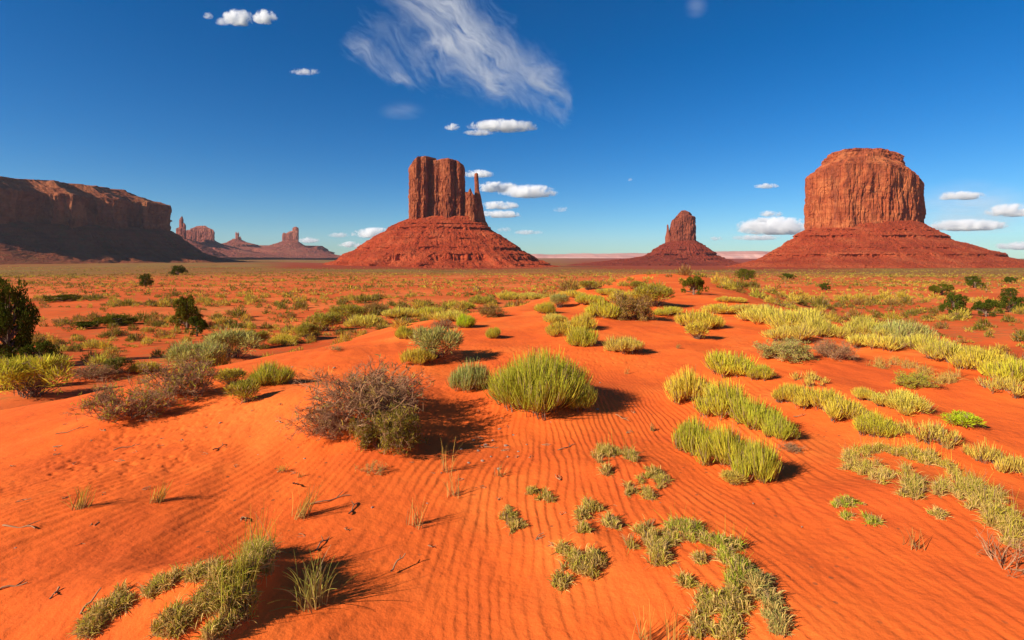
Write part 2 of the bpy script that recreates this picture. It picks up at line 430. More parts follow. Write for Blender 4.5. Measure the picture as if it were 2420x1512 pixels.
def branchy(seed, n0=26, nb=(5, 5, 4), up=0.35, rad=0.013, live=0.0):
    """a tangle of bare curved twigs"""
    g = np.random.default_rng(seed)
    ph = g.uniform(0, 2 * np.pi, n0)
    rt = np.stack([0.18 * g.normal(size=n0), 0.18 * g.normal(size=n0), np.full(n0, -0.04)], 1)
    d = unit(np.stack([np.cos(ph), np.sin(ph), g.uniform(up, 1.7, n0)], 1))
    L = g.uniform(0.5, 0.8, n0); rr = np.full(n0, rad)
    parts = []; tips = []
    for lev in range(len(nb) + 1):
        n = len(rt)
        end = rt + d * L[:, None]
        bl = g.normal(size=(n, 3)) * (L * 0.14)[:, None] + np.array([0, 0, 0.10]) * L[:, None]
        P = curve(rt, end, bl, 5 if lev < 2 else 4)
        P[..., 2] = np.where(P[..., 2] < 0.0, np.where(lev > 0, 0.02, P[..., 2]), P[..., 2])
        P[..., 2] = np.minimum(P[..., 2], 1.02)
        k = P.shape[1]
        parts.append(tubes(P, rr[:, None] * np.linspace(1, 0.55, k)[None]))
        if lev == len(nb):
            tips = P[:, -1]; break
        m = nb[lev]
        s = g.uniform(0.3, 1.0, (n, m))
        idx = np.clip((s * (k - 1)), 0, k - 1.001)
        i0 = idx.astype(int); f = (idx - i0)[..., None]
        rows = np.arange(n)[:, None]
        rt2 = P[rows, i0] * (1 - f) + P[rows, i0 + 1] * f
        d2 = unit(d[:, None] + 0.75 * g.normal(size=(n, m, 3)) + np.array([0, 0, 0.12]))
        L2 = L[:, None] * g.uniform(0.3, 0.62, (n, m)); r2 = np.repeat(rr[:, None] * 0.55, m, 1)
        rt, d, L, rr = rt2.reshape(-1, 3), d2.reshape(-1, 3), L2.reshape(-1), np.maximum(r2.reshape(-1), 0.0028)
    twig = join(parts)
    fol = None
    if live > 0:
        sel = tips[g.uniform(0, 1, len(tips)) < live]
        sel = np.repeat(sel, 3, 0); n = len(sel)
        p0 = sel + 0.03 * g.normal(size=(n, 3))
        tip = p0 + 0.09 * unit(g.normal(size=(n, 3)) + [0, 0, 0.8])
        P = curve(p0, tip, 0.01 * g.normal(size=(n, 3)), 3); P[..., 2] = np.maximum(P[..., 2], 0.01)
        fol = strands(P, 0.016 * np.array([0.8, 1, 0.3])[None] * g.uniform(0.6, 1.3, n)[:, None], t=np.ones((n, 3)) * 0.9)
    return fol, twig

def tuft(seed, n=46, h=1.0, spread=0.35, curl=0.35, width=0.02, k=5):
    g = np.random.default_rng(seed)
    ph = g.uniform(0, 2 * np.pi, n); th = np.abs(g.normal(0, spread, n))
    root = 0.11 * h * g.normal(size=(n, 3)) * [1, 1, 0]; root[:, 2] = -0.012
    L = h * g.uniform(0.45, 1.0, n)
    hd = np.stack([np.cos(ph), np.sin(ph), 0 * ph], 1)
    tip = root + hd * (L * np.sin(th))[:, None] + np.array([0, 0, 1]) * (L * np.cos(th))[:, None]
    mid = (root + tip) / 2 - hd * (L * curl * 0.5 * g.uniform(0, 1, n))[:, None] * 0.4 + np.array([0, 0, 1]) * (L * curl * 0.35)[:, None]
    P, S = sub(root, mid, tip, np.zeros(n), np.ones(n), k)
    W = width * g.uniform(0.6, 1.3, n)[:, None] * np.linspace(1, 0.25, k)[None]
    return strands(P, W, t=S)

def juniper(seed, n=5600, clumps=46, leaf=0.055, tall=1.0):
    """a squat conifer: trunk with limbs, crown of many scale-leaf sprays; radius about 1, height about 1"""
    g = np.random.default_rng(seed)
    z = g.beta(1.5, 1.25, clumps)
    rmax = np.sqrt(np.clip(1 - (2 * z * 0.92 - 0.72) ** 2 / 1.35, 0.05, 1)) * 0.92
    a = g.uniform(0, 2 * np.pi, clumps); r = rmax * np.sqrt(g.uniform(0.15, 1, clumps)) * g.uniform(0.78, 1.08, clumps)
    c = np.stack([r * np.cos(a), r * np.sin(a), 0.07 + 0.84 * z], 1)
    rad = g.uniform(0.10, 0.21, clumps)
    i = g.integers(0, clumps, n)
    d = unit(g.normal(size=(n, 3)) + [0, 0, 0.3])
    p0 = c[i] + d * (rad[i] * g.uniform(0.25, 1, n) ** 0.6)[:, None] * [1, 1, 0.8]
    tip = p0 + unit(d + 1.1 * g.normal(size=(n, 3)) + [0, 0, 0.15]) * (leaf * g.uniform(0.6, 1.6, n))[:, None]
    P = curve(p0, tip, 0.006 * g.normal(size=(n, 3)), 3); P[..., 2] = np.maximum(P[..., 2], 0.01)
    fol = strands(P, leaf * 0.55 * g.uniform(0.6, 1.4, n)[:, None] * np.array([0.7, 1, 0.3])[None], t=np.ones((n, 3)))
    tr = tubes(np.array([[[0, 0, -0.08], [0.02, 0.01, 0.15], [-0.02, 0.03, 0.4], [0.01, 0, 0.72]]]), np.array([[0.085, 0.07, 0.05, 0.02]]), sides=8)
    m = min(clumps, 34)
    rt = np.stack([0 * z[:m], 0 * z[:m], np.clip(c[:m, 2] * 0.55, 0.03, 0.6)], 1)
    P2 = curve(rt, c[:m], 0.05 * g.normal(size=(m, 3)), 5)
    limb = tubes(P2, 0.024 * np.linspace(1, 0.3, 5)[None] * np.ones((m, 1)), sides=4)
    return fol, join([tr, limb])

LIB = {}
def lib(kind, var):
    key = (kind, var)
    if key in LIB: return LIB[key]
    s = sum(map(ord, kind)) * 31 + var * 101
    if kind == 'broom': fol, wd = broom(s, 3400, crowns=16, width=0.017, jag=0.42, splay=68, spread=0.7); mats = (M_STEM, M_BARK)
    elif kind == 'dome': fol, wd = broom(s, 6500, crowns=34, spread=0.85, width=0.0115, splay=68, jag=0.3); mats = (M_STEM, M_BARK)
    elif kind == 'long_broom': fol, wd = broom(s, 2700, crowns=18, splay=62, spread=0.85, jag=0.5, width=0.021); mats = (M_STEM, M_BARK)
    elif kind == 'stalks': fol, wd = broom(s, 620, crowns=12, splay=60, spread=0.9, jag=0.6, width=0.028, k=5); mats = (M_STEM, M_BARK)
    elif kind == 'straw': fol, wd = broom(s, 2800, crowns=26, splay=66, spread=0.95, jag=0.45, width=0.024); mats = (M_STEM, M_BARK)
    elif kind == 'fluffy': fol, wd = fluffy(s, 3400); mats = (M_FINE, M_BARK)
    elif kind == 'low_mat': fol, wd = fluffy(s, 2200, lobes=20, width=0.03, leaf=0.2); mats = (M_FINE, M_BARK)
    elif kind == 'dead': fol, wd = branchy(s, n0=40, nb=(6, 6, 4), live=0.03, rad=0.012); mats = (M_FINE, M_TWIG)
    elif kind == 'mostly_dead': fol, wd = branchy(s, n0=34, nb=(6, 6, 4), live=0.07, rad=0.012); mats = (M_FINE, M_TWIG)
    elif kind == 'half_dead': fol, wd = branchy(s, n0=26, nb=(6, 5, 4), live=0.8); mats = (M_FINE, M_TWIG)
    elif kind == 'herb': fol, wd = branchy(s, n0=16, nb=(4, 4), live=1.0); mats = (M_FINE, M_TWIG)
    elif kind == 'sticks': fol, wd = branchy(s, n0=14, nb=(4, 3), up=0.1, rad=0.016, live=0.08); mats = (M_FINE, M_TWIG)
    elif kind == 'juniper': fol, wd = juniper(s); mats = (M_JUN, M_BARK)
    elif kind == 'tall_juniper': fol, wd = juniper(s, 15000, 64, 0.038); mats = (M_JUN, M_BARK)
    a = mesh_data(kind + '_foliage', fol[0], [fol[1]], mats[0], False, {'t': fol[2]}) if fol is not None else None
    w = mesh_data(kind + '_wood', wd[0], [wd[1]], mats[1], False)
    LIB[key] = (a, w)
    return LIB[key]

TINT = {
    'green': (0.44, 0.44, 0.035), 'lime': (0.55, 0.50, 0.04), 'yellow': (0.66, 0.51, 0.055), 'pale': (0.66, 0.555, 0.085),
    'grey': (0.42, 0.42, 0.12), 'olive': (0.31, 0.27, 0.03), 'straw': (0.60, 0.46, 0.08), 'dry': (0.36, 0.22, 0.07),
    'dark': (0.075, 0.10, 0.016), 'juniper': (0.060, 0.075, 0.008), 'juniper_y': (0.12, 0.105, 0.010), 'brown': (0.22, 0.12, 0.03),
    'deep': (0.16, 0.135, 0.018), 'bright': (0.42, 0.55, 0.015), 'bluish': (0.38, 0.43, 0.12),
}

# plants: name, kind, tint, u, base v, width, height (photo units), label
PLANTS = [
 ('green_shrub', 'dome', 'green', 1280, 949, 236, 136, 'largest bright green rounded shrub of dense upright stems on the bare dune'),
 ('green_shrub', 'broom', 'green', 1366, 960, 92, 68, 'smaller green shrub leaning against the shaded flank of the largest rounded shrub'),
 ('green_shrub', 'broom', 'bluish', 1108, 918, 108, 84, 'grey-green brush-like shrub between the big dead bush and largest green shrub'),
 ('green_shrub', 'fluffy', 'grey', 1028, 842, 120, 68, 'wide grey-green shrub with a yellow front on the slope above the dead bush'),
 ('yellow_shrub', 'straw', 'yellow', 985, 852, 70, 40, 'yellow front clump below the wide grey-green shrub behind the dead bush'),
 ('green_shrub', 'broom', 'lime', 962, 797, 58, 36, 'small lime shrub up-slope and left of the wide grey-green shrub'),
 ('green_shrub', 'broom', 'bright', 1100, 772, 52, 36, 'bright green shrub at the shadowed end of the crest row'),
 ('yellow_shrub', 'straw', 'pale', 1060, 756, 72, 30, 'pale yellow shrub beside the bright green one on the crest'),
 ('dead_bush', 'dead', 'dry', 1045, 775, 50, 22, 'small brown dead bush under the crest row of yellow shrubs'),
 ('green_shrub', 'broom', 'lime', 1168, 797, 44, 31, 'small solitary round shrub on open sand above the largest shrub'),
 ('grey_bush', 'half_dead', 'brown', 1160, 748, 56, 28, 'grey-brown twiggy bush right of the bright green crest shrub'),
 ('green_shrub', 'broom', 'green', 640, 905, 108, 54, 'green dome shrub on the slope left of the big dead bush'),
 ('low_shrub', 'low_mat', 'olive', 582, 948, 90, 46, 'low olive cushion in front of the green dome shrub'),
 ('low_shrub', 'low_mat', 'yellow', 545, 905, 70, 30, 'low yellow cushion behind the olive cushion'),
 ('green_shrub', 'fluffy', 'lime', 75, 935, 165, 88, 'large yellow-green shrub at the left edge under the tall juniper'),
 ('green_shrub', 'fluffy', 'green', 10, 920, 80, 70, 'green shrub cut by the frame beside the large yellow-green shrub'),
 ('dead_bush', 'dead', 'dry', 218, 893, 110, 34, 'pale dead bush at the foot of the dune edge on the left'),
 ('dark_shrub', 'fluffy', 'dark', 278, 880, 60, 34, 'dark green shrub just beyond the pale dead bush'),
 ('yellow_shrub', 'straw', 'yellow', 340, 876, 55, 30, 'yellow shrub beside the dark green one below the dune edge'),
 ('grey_bush', 'mostly_dead', 'olive', 290, 985, 190, 92, 'lowest grey twiggy bush with a crooked bare trunk on the left slope'),
 ('grey_bush', 'mostly_dead', 'olive', 420, 932, 180, 88, 'grey twiggy bush upslope of the crooked bare one'),
 ('green_shrub', 'fluffy', 'grey', 470, 872, 130, 62, 'grey-green shrub behind the grey twiggy bushes'),
 ('green_shrub', 'fluffy', 'grey', 545, 845, 120, 62, 'grey-green rounded shrub at the head of the left slope row'),
 ('green_shrub', 'fluffy', 'olive', 600, 822, 70, 40, 'olive shrub at the upper end of the left slope row'),
 ('yellow_shrub', 'straw', 'yellow', 672, 810, 60, 26, 'yellow tuft shrub alone between the left row and the crest'),
 ('green_shrub', 'fluffy', 'olive', 728, 800, 60, 34, 'olive shrub with a long shadow at the dune edge'),
 ('green_shrub', 'fluffy', 'olive', 768, 782, 90, 42, 'dark olive spreading shrub on the dune edge'),
 ('green_shrub', 'fluffy', 'olive', 820, 760, 80, 40, 'olive shrub behind the spreading one on the dune edge'),
 ('yellow_shrub', 'straw', 'pale', 862, 770, 80, 38, 'pale straw shrub in front of the grey edge bush'),
 ('grey_bush', 'half_dead', 'brown', 880, 745, 60, 30, 'grey-mauve twiggy bush on the dune edge skyline'),
 ('yellow_shrub', 'straw', 'pale', 948, 748, 80, 28, 'straw-coloured low shrub on the hump right of the edge bushes'),
 ('yellow_shrub', 'straw', 'lime', 1012, 748, 70, 32, 'lime-yellow shrub on top of the sand hump'),
 ('low_shrub', 'herb', 'olive', 820, 800, 26, 24, 'lone small herb casting a long shadow on the bare edge slope'),
 ('low_shrub', 'herb', 'grey', 793, 828, 44, 14, 'tiny flat herb on bare sand below the edge shrubs'),
 ('dead_bush', 'dead', 'dry', 868, 985, 325, 130, 'largest grey-brown dead bush, a wide tangle of bare twigs'),
 ('dead_bush', 'dead', 'dry', 768, 1022, 130, 70, 'dead twiggy bush at the lower left skirt of the largest tangle'),
 ('grey_bush', 'half_dead', 'deep', 918, 1056, 145, 92, 'dark green-brown twiggy bush below the largest dead tangle'),
 ('low_shrub', 'herb', 'green', 850, 1040, 50, 44, 'small green herb at the foot of the dark twiggy bush'),
 ('low_shrub', 'herb', 'grey', 882, 1122, 62, 34, 'small grey-green herb alone on rippled sand'),
 ('low_shrub', 'herb', 'yellow', 668, 1116, 30, 20, 'tiny yellow herb on the rippled sand left of centre'),
 # upper middle
 ('green_shrub', 'broom', 'lime', 1286, 738, 60, 34, 'lime shrub at the left end of the upper middle clusters'),
 ('green_shrub', 'fluffy', 'grey', 1322, 726, 50, 30, 'grey-green shrub next to the lime one in the upper middle'),
 ('yellow_shrub', 'straw', 'yellow', 1325, 790, 60, 38, 'yellow shrub low in the paired clump of the middle bowl'),
 ('yellow_shrub', 'straw', 'lime', 1375, 812, 74, 56, 'front bush of the paired clump in the middle bowl'),
 ('yellow_shrub', 'straw', 'yellow', 1372, 775, 66, 44, 'yellow bush at the back of the paired clump'),
 ('yellow_shrub', 'straw', 'pale', 1310, 762, 54, 30, 'pale bush at the left back of the paired clump'),
 ('dry_shrub', 'straw', 'straw', 1472, 829, 78, 48, 'solitary straw dome with grey twigs in the sand bowl'),
 ('yellow_shrub', 'straw', 'lime', 1425, 750, 70, 52, 'tall lime-yellow shrub left of the mauve twiggy bush'),
 ('grey_bush', 'half_dead', 'brown', 1495, 752, 100, 58, 'mauve-brown twiggy bush in the middle of the upper cluster'),
 ('green_shrub', 'fluffy', 'olive', 1545, 722, 100, 50, 'dark olive shrub behind the mauve twiggy bush'),
 ('yellow_shrub', 'straw', 'yellow', 1480, 712, 90, 34, 'yellow shrub behind the tall lime-yellow one'),
 ('yellow_shrub', 'straw', 'lime', 1392, 716, 66, 30, 'lime shrub in the back row left of the upper cluster'),
 ('yellow_shrub', 'straw', 'yellow', 1352, 702, 60, 22, 'low yellow shrub at the far back of the ridge'),
 ('green_shrub', 'fluffy', 'olive', 1390, 684, 50, 20, 'rounded olive shrub on the skyline of the sand ridge'),
 ('yellow_shrub', 'straw', 'yellow', 1438, 694, 60, 18, 'low yellow shrub between the olive skyline shrub and the cluster'),
 ('green_shrub', 'fluffy', 'olive', 1500, 682, 56, 17, 'flat olive shrub in front of the bare far dune'),
 ('yellow_shrub', 'straw', 'pale', 1255, 706, 56, 22, 'pale shrub on the ridge left of the upper clusters'),
 ('yellow_shrub', 'straw', 'yellow', 1200, 706, 60, 22, 'yellow shrub on the ridge above the grey-brown crest bush'),
 ('yellow_shrub', 'straw', 'olive', 1140, 716, 60, 24, 'olive-yellow shrub far along the ridge edge'),
 ('yellow_shrub', 'straw', 'lime', 1090, 728, 56, 22, 'lime shrub on the ridge edge behind the crest row'),
 ('yellow_shrub', 'straw', 'yellow', 1655, 772, 88, 52, 'yellow shrub with a grey top right of the sand bowl'),
 ('yellow_shrub', 'low_mat', 'yellow', 1648, 800, 60, 36, 'bright yellow low front of the shrub right of the bowl'),
 ('yellow_shrub', 'straw', 'lime', 1575, 742, 70, 22, 'low lime mat joining the mauve bush and the yellow shrub'),
 ('low_shrub', 'herb', 'olive', 1603, 824, 16, 14, 'single tiny sprig on bare sand right of the straw dome'),
 # right middle
 ('green_shrub', 'long_broom', 'lime', 1722, 878, 120, 66, 'green brush shrub topping the big right-hand clump'),
 ('green_shrub', 'long_broom', 'lime', 1792, 890, 70, 46, 'smaller brush shrub at the tail of the topping one'),
 ('green_shrub', 'long_broom', 'yellow', 1632, 945, 116, 92, 'yellow-green tall shrub at the left end of the right-hand clump'),
 ('green_shrub', 'long_broom', 'lime', 1710, 975, 130, 92, 'yellow-green shrub in the middle of the right-hand clump'),
 ('green_shrub', 'long_broom', 'green', 1780, 1005, 120, 84, 'green shrub right of the middle of the clump'),
 ('green_shrub', 'long_broom', 'green', 1838, 1030, 84, 66, 'last green shrub at the lower right tip of the clump'),
 ('green_shrub', 'long_broom', 'green', 1648, 1066, 116, 112, 'front green shrub with long stems, nearest its left side'),
 ('green_shrub', 'long_broom', 'lime', 1720, 1100, 130, 118, 'front lime shrub with long stems in the middle of the near clump'),
 ('green_shrub', 'long_broom', 'green', 1790, 1128, 112, 110, 'front green shrub at the right tip of the near clump'),
 ('low_shrub', 'low_mat', 'straw', 1732, 1142, 60, 24, 'dry skirt of straw in front of the near green clump'),
 ('dead_bush', 'dead', 'dry', 1872, 1066, 46, 20, 'small dead sprig on sand beside the near green clump'),
 ('grey_bush', 'half_dead', 'grey', 1855, 848, 110, 46, 'sparse grey-green bush under the pale crest row'),
 ('dead_bush', 'dead', 'dry', 1970, 845, 90, 46, 'dead pinkish twigs lying below the crest row'),
 ('yellow_shrub', 'straw', 'pale', 1815, 758, 110, 44, 'left end shrub of the long pale crest row'),
 ('yellow_shrub', 'straw', 'pale', 1880, 770, 120, 56, 'second pale shrub of the crest row, the tallest'),
 ('yellow_shrub', 'straw', 'pale', 1945, 790, 90, 48, 'pale shrub at the drop of the first crest row'),
 ('dry_shrub', 'straw', 'straw', 1870, 800, 110, 44, 'straw shrub below the tallest pale crest shrub'),
 ('dry_shrub', 'straw', 'straw', 1780, 738, 90, 28, 'straw shrub behind the left end of the crest row'),
 ('yellow_shrub', 'straw', 'yellow', 1700, 736, 70, 24, 'yellow shrub between the green juniper bush and crest row'),
 ('yellow_shrub', 'straw', 'yellow', 1728, 712, 60, 16, 'low yellow shrub behind the crest row near the juniper bush'),
 ('yellow_shrub', 'straw', 'pale', 2060, 790, 110, 46, 'pale shrub starting the second crest row'),
 ('green_shrub', 'straw', 'grey', 2125, 800, 110, 54, 'grey-green shrub in the second crest row'),
 ('yellow_shrub', 'straw', 'pale', 2072, 822, 100, 46, 'pale shrub in front of the second crest row'),
 ('yellow_shrub', 'straw', 'pale', 2190, 826, 100, 46, 'pale shrub after the grey-green one in the crest row'),
 ('yellow_shrub', 'straw', 'pale', 2260, 850, 110, 56, 'fourth pale shrub of the second crest row'),
 ('yellow_shrub', 'straw', 'yellow', 2330, 872, 110, 60, 'yellow crest shrub before the right frame edge'),
 ('yellow_shrub', 'straw', 'lime', 2405, 900, 110, 66, 'lime crest shrub cut by the right frame edge'),
 ('dry_shrub', 'stalks', 'straw', 2385, 926, 120, 52, 'dry stalky shrub below the cut crest shrub'),
 ('dry_shrub', 'stalks', 'straw', 1912, 905, 80, 38, 'thin dry stalks standing alone above the lower right row'),
 ('yellow_shrub', 'long_broom', 'yellow', 1872, 945, 84, 54, 'first yellow shrub of the lower right row'),
 ('yellow_shrub', 'long_broom', 'yellow', 1935, 962, 110, 60, 'second yellow shrub of the lower right row'),
 ('yellow_shrub', 'long_broom', 'yellow', 2000, 990, 110, 66, 'third yellow shrub of the lower right row'),
 ('yellow_shrub', 'long_broom', 'lime', 2070, 1020, 96, 58, 'lime shrub ending the lower right row'),
 ('yellow_shrub', 'long_broom', 'yellow', 2045, 940, 64, 30, 'small yellow shrub behind the lower right row'),
 ('yellow_shrub', 'long_broom', 'pale', 2135, 962, 120, 50, 'pale spreading shrub alone right of the lower row'),
 ('grey_bush', 'half_dead', 'green', 2160, 912, 80, 30, 'twiggy green-grey bush above the pale spreading shrub'),
 ('dry_shrub', 'stalks', 'straw', 2200, 1036, 120, 62, 'dry branching stalks on sand near the bright green patch'),
 ('low_shrub', 'low_mat', 'bright', 2274, 1006, 84, 26, 'vivid green low patch beside the dry branching stalks'),
 ('dry_shrub', 'stalks', 'straw', 2330, 1090, 90, 60, 'left half of the dry stalk row at the right edge'),
 ('dry_shrub', 'stalks', 'straw', 2400, 1115, 100, 66, 'dry stalks running out of the right edge'),
 ('dead_bush', 'sticks', 'dry', 2385, 1345, 150, 88, 'bare reddish stick bush at the lower right edge'),
 # junipers
 ('juniper_tree', 'tall_juniper', 'juniper', 18, 868, 128, 200, 'tall dark juniper tree cut by the left edge'),
 ('juniper_tree', 'juniper', 'juniper', 95, 868, 80, 60, 'dark bushy juniper at the foot of the tall one'),
 ('juniper_tree', 'juniper', 'juniper_y', 442, 778, 66, 78, 'olive juniper on the plain behind a smaller rounded one'),
 ('juniper_tree', 'juniper', 'juniper', 466, 794, 46, 46, 'rounded juniper in front of the olive juniper on the plain'),
 ('juniper_tree', 'juniper', 'juniper', 345, 678, 30, 31, 'small round juniper out on the left plain'),
 ('juniper_tree', 'juniper', 'juniper', 421, 650, 36, 23, 'farthest juniper on the left plain under the mesa'),
 ('juniper_tree', 'juniper', 'juniper_y', 1640, 696, 70, 43, 'rounded juniper bush on the sand ridge before the small butte'),
 ('juniper_tree', 'juniper', 'juniper_y', 1760, 661, 46, 26, 'spreading juniper near the end of the sand ridge'),
 ('juniper_tree', 'juniper', 'juniper', 2255, 746, 60, 52, 'biggest rounded juniper on the right plain'),
 ('juniper_tree', 'juniper', 'juniper', 2330, 748, 54, 40, 'juniper just right of the biggest rounded one'),
 ('juniper_tree', 'juniper', 'juniper', 2388, 738, 64, 40, 'wide juniper near the right frame edge'),
 ('juniper_tree', 'juniper', 'juniper', 2415, 742, 36, 24, 'low juniper touching the right frame edge'),
 ('juniper_tree', 'juniper', 'juniper_y', 2226, 698, 52, 27, 'brownish low juniper behind the biggest rounded one'),
 ('juniper_tree', 'juniper', 'juniper', 2385, 702, 32, 22, 'small juniper above the wide one near the right edge'),
 ('juniper_tree', 'juniper', 'juniper', 2304, 680, 34, 20, 'small juniper on the right plain beyond the brownish one'),
 ('juniper_tree', 'juniper', 'juniper', 2386, 670, 30, 16, 'farthest small juniper by the right edge of the plain'),
 ('juniper_tree', 'juniper', 'juniper', 2300, 668, 30, 16, 'far small juniper straight beyond two others on the right plain'),
 ('juniper_tree', 'juniper', 'juniper', 1950, 686, 26, 17, 'lone small juniper on the slope below the broad butte'),
 ('juniper_tree', 'juniper', 'juniper', 1862, 660, 36, 14, 'flat small juniper on the rise left of the broad butte'),
 ('juniper_tree', 'juniper', 'juniper_y', 150, 712, 70, 16, 'dark sprawling juniper hummock on the left plain'),
 ('juniper_tree', 'juniper', 'juniper_y', 270, 768, 90, 22, 'dark sprawling juniper with bare earth beside it on the left plain'),
 ('juniper_tree', 'juniper', 'juniper', 200, 776, 60, 16, 'low dark juniper left of the sprawling one with bare earth'),
]

for bx_, by_ in ((6.6, 7.0), (7.3, 8.0), (7.9, 9.2), (8.6, 10.8), (9.2, 12.6), (9.3, 14.5)):
    BUMPS.append((bx_, by_, 0.13, 1.0, 1.2, 0.0))

# hummocks: sand banked round the bushes
def add_bump(u, v, amp, wpx, hpx=None, skew=0.0):
    p = hit(u, v)
    k = p[1] / F
    BUMPS.append((p[0], p[1], amp, wpx * k, (hpx or wpx * 0.8) * k, skew))

for (nm, kd, tn, u, v, w, h, lb) in PLANTS:
    if nm == 'juniper_tree' or v > 1060: continue
    p = hit(u, v)
    wm = w * p[1] / F
    if p[1] < 40:
        BUMPS.append((p[0], p[1], min(0.10 * wm, 0.14), 0.42 * wm, 0.5 * wm, 0.1))
add_bump(870, 960, 0.20, 150, 130, 0.25)
add_bump(1290, 925, 0.14, 150, 110, 0.2)
add_bump(455, 1435, 0.12, 170, 90, 0.3)
add_bump(575, 1390, 0.10, 70, 90, 0.55)
add_bump(1660, 1390, 0.07, 140, 110, 0.2)
add_bump(1380, 1290, 0.05, 90, 70, 0.3)
add_bump(1480, 1110, 0.05, 90, 50, 0.2)
add_bump(2200, 1180, 0.08, 150, 90, 0.2)
add_bump(1000, 745, 0.25, 110, 60, 0.2)

# ------------------------------------------------------------------ ground sheet
def build_ground():
    r = np.concatenate([np.geomspace(0.9, 60, 1050), np.geomspace(60, 11000, 280)[1:]])
    fine = np.radians(np.linspace(-50, 50, 1100))
    rest = np.radians(np.linspace(50, 310, 60)[1:-1])
    a = np.concatenate([fine, rest])
    nr, na = len(r), len(a)
    X = np.outer(r, np.sin(a)); Y = np.outer(r, np.cos(a))
    Z = H(X.ravel(), Y.ravel()).reshape(X.shape)
    S = dune_mask(X, Y)
    # wind ripples, crests running away from the camera, steep side to the right
    x, y = X[:720], Y[:720]
    near = sstep(0.4, 0.9, S[:720]) * (1 - sstep(9, 16, np.hypot(x, y)))
    num, den = 0, 1e-6
    for lam, rot, sd in ((0.098, 0.09, 31), (0.082, -0.08, 131), (0.135, 0.24, 231)):
        xr = x * math.cos(rot) - y * math.sin(rot) * 0.6
        wx = xr + 0.13 * fbm(x * 0.8 + sd, y * 0.5, 0, 3, sd) + 0.040 * fbm(x * 3.4, y * 2.0, sd * 0.1, 3, sd + 2)
        ph = (wx + 0.10 * np.sin(0.5 * y)) * (1 + 0.13 * np.clip(y, 0, 12)) / lam
        fr = ph - np.floor(ph)
        prof = np.where(fr < 0.72, fr / 0.72, (1 - fr) / 0.28)
        prof = prof * prof * (3 - 2 * prof)
        wgt = np.exp(5.0 * fbm(x * 0.7 + sd * 1.7, y * 0.5, 0, 3, sd + 5))
        num = num + wgt * prof * (lam / 0.1) * (0.6 + 0.4 * vnoise(x * 5, y * 2.0, 0, sd + 8)); den = den + wgt
    patch = np.clip(0.90 + 1.0 * fbm(x * 0.55 + 9, y * 0.42, 0, 3, 41), 0.25, 1.25) * (0.85 + 0.65 * sstep(0.4, 2.0, np.abs(x + 0.2)))
    Z[:720] += near * (1 - 0.65 * sstep(4.8, 8.5, np.hypot(x, y))) * 0.0058 * patch * num / den
    ph2 = (x * 0.94 + y * 0.22 + 0.10 * fbm(x * 1.3, y * 1.3, 0, 3, 47)) / 0.36
    long = 0.5 + 0.5 * np.sin(2 * np.pi * ph2)
    Z[:720] += near * 0.009 * long * np.clip(1.4 * fbm(x * .5, y * .5, 4.2, 2, 51) + 0.35, 0, 1)
    pit = np.clip(fbm(x * 17, y * 15, 0, 2, 67) - 0.12, 0, 1) * np.clip(2.2 * fbm(x * 0.6 + 4, y * 0.45, 7.7, 2, 69) - 0.1, 0, 1)
    Z[:720] -= near * 0.020 * pit
    Z[:720] += near * (0.0035 * fbm(x * 6, y * 5, 0, 4, 61, gain=0.6) + 0.012 * fbm(x * 1.7, y * 1.5, 0, 2, 63))
    V = np.stack([X, Y, Z], -1).reshape(-1, 3)
    idx = np.arange(nr * na).reshape(nr, na)
    A = idx[:-1]; B = idx[1:]
    q = np.stack([A, np.roll(A, -1, 1), np.roll(B, -1, 1), B], -1).reshape(-1, 4)[:, ::-1]
    c = len(V)
    V = np.concatenate([V, [[0, 0, float(H(np.array([0.]), np.array([0.]))[0])]]])
    f = np.stack([np.full(na, c), np.roll(idx[0], -1), idx[0]], -1)
    x, y = V[:, 0], V[:, 1]
    d = np.hypot(x, y)
    s = dune_mask(x, y)
    veg = 1 - sstep(0.15, 0.75, s + 0.12 * fbm(x / 2.5, y / 2.5, 0, 3, 71))
    far = sstep(170, 620, d) * 0.95
    t = x / np.maximum(y, 1)
    red = sstep(0.0, 0.25, t) * (1 - sstep(0.55, 0.75, t)) * sstep(500, 1100, d)
    red = np.maximum(red, (sstep(-0.5, -0.42, t) * (1 - sstep(-0.1, 0.2, t))) * sstep(650, 900, d) * (1 - sstep(2000, 2600, d)))
    red = np.clip(red + 0.35 * fbm(x / 220, y / 140, 0, 3, 77) * (red > 0.02), 0, 1)
    me = mesh_data('ground', V, [q, f], M_GROUND, True, {'veg': veg, 'far': far, 'red': red})
    o = link('ground', me); tag(o, 'rippled orange sand dune falling to a red scrub plain', None, None, 'structure')

build_ground()

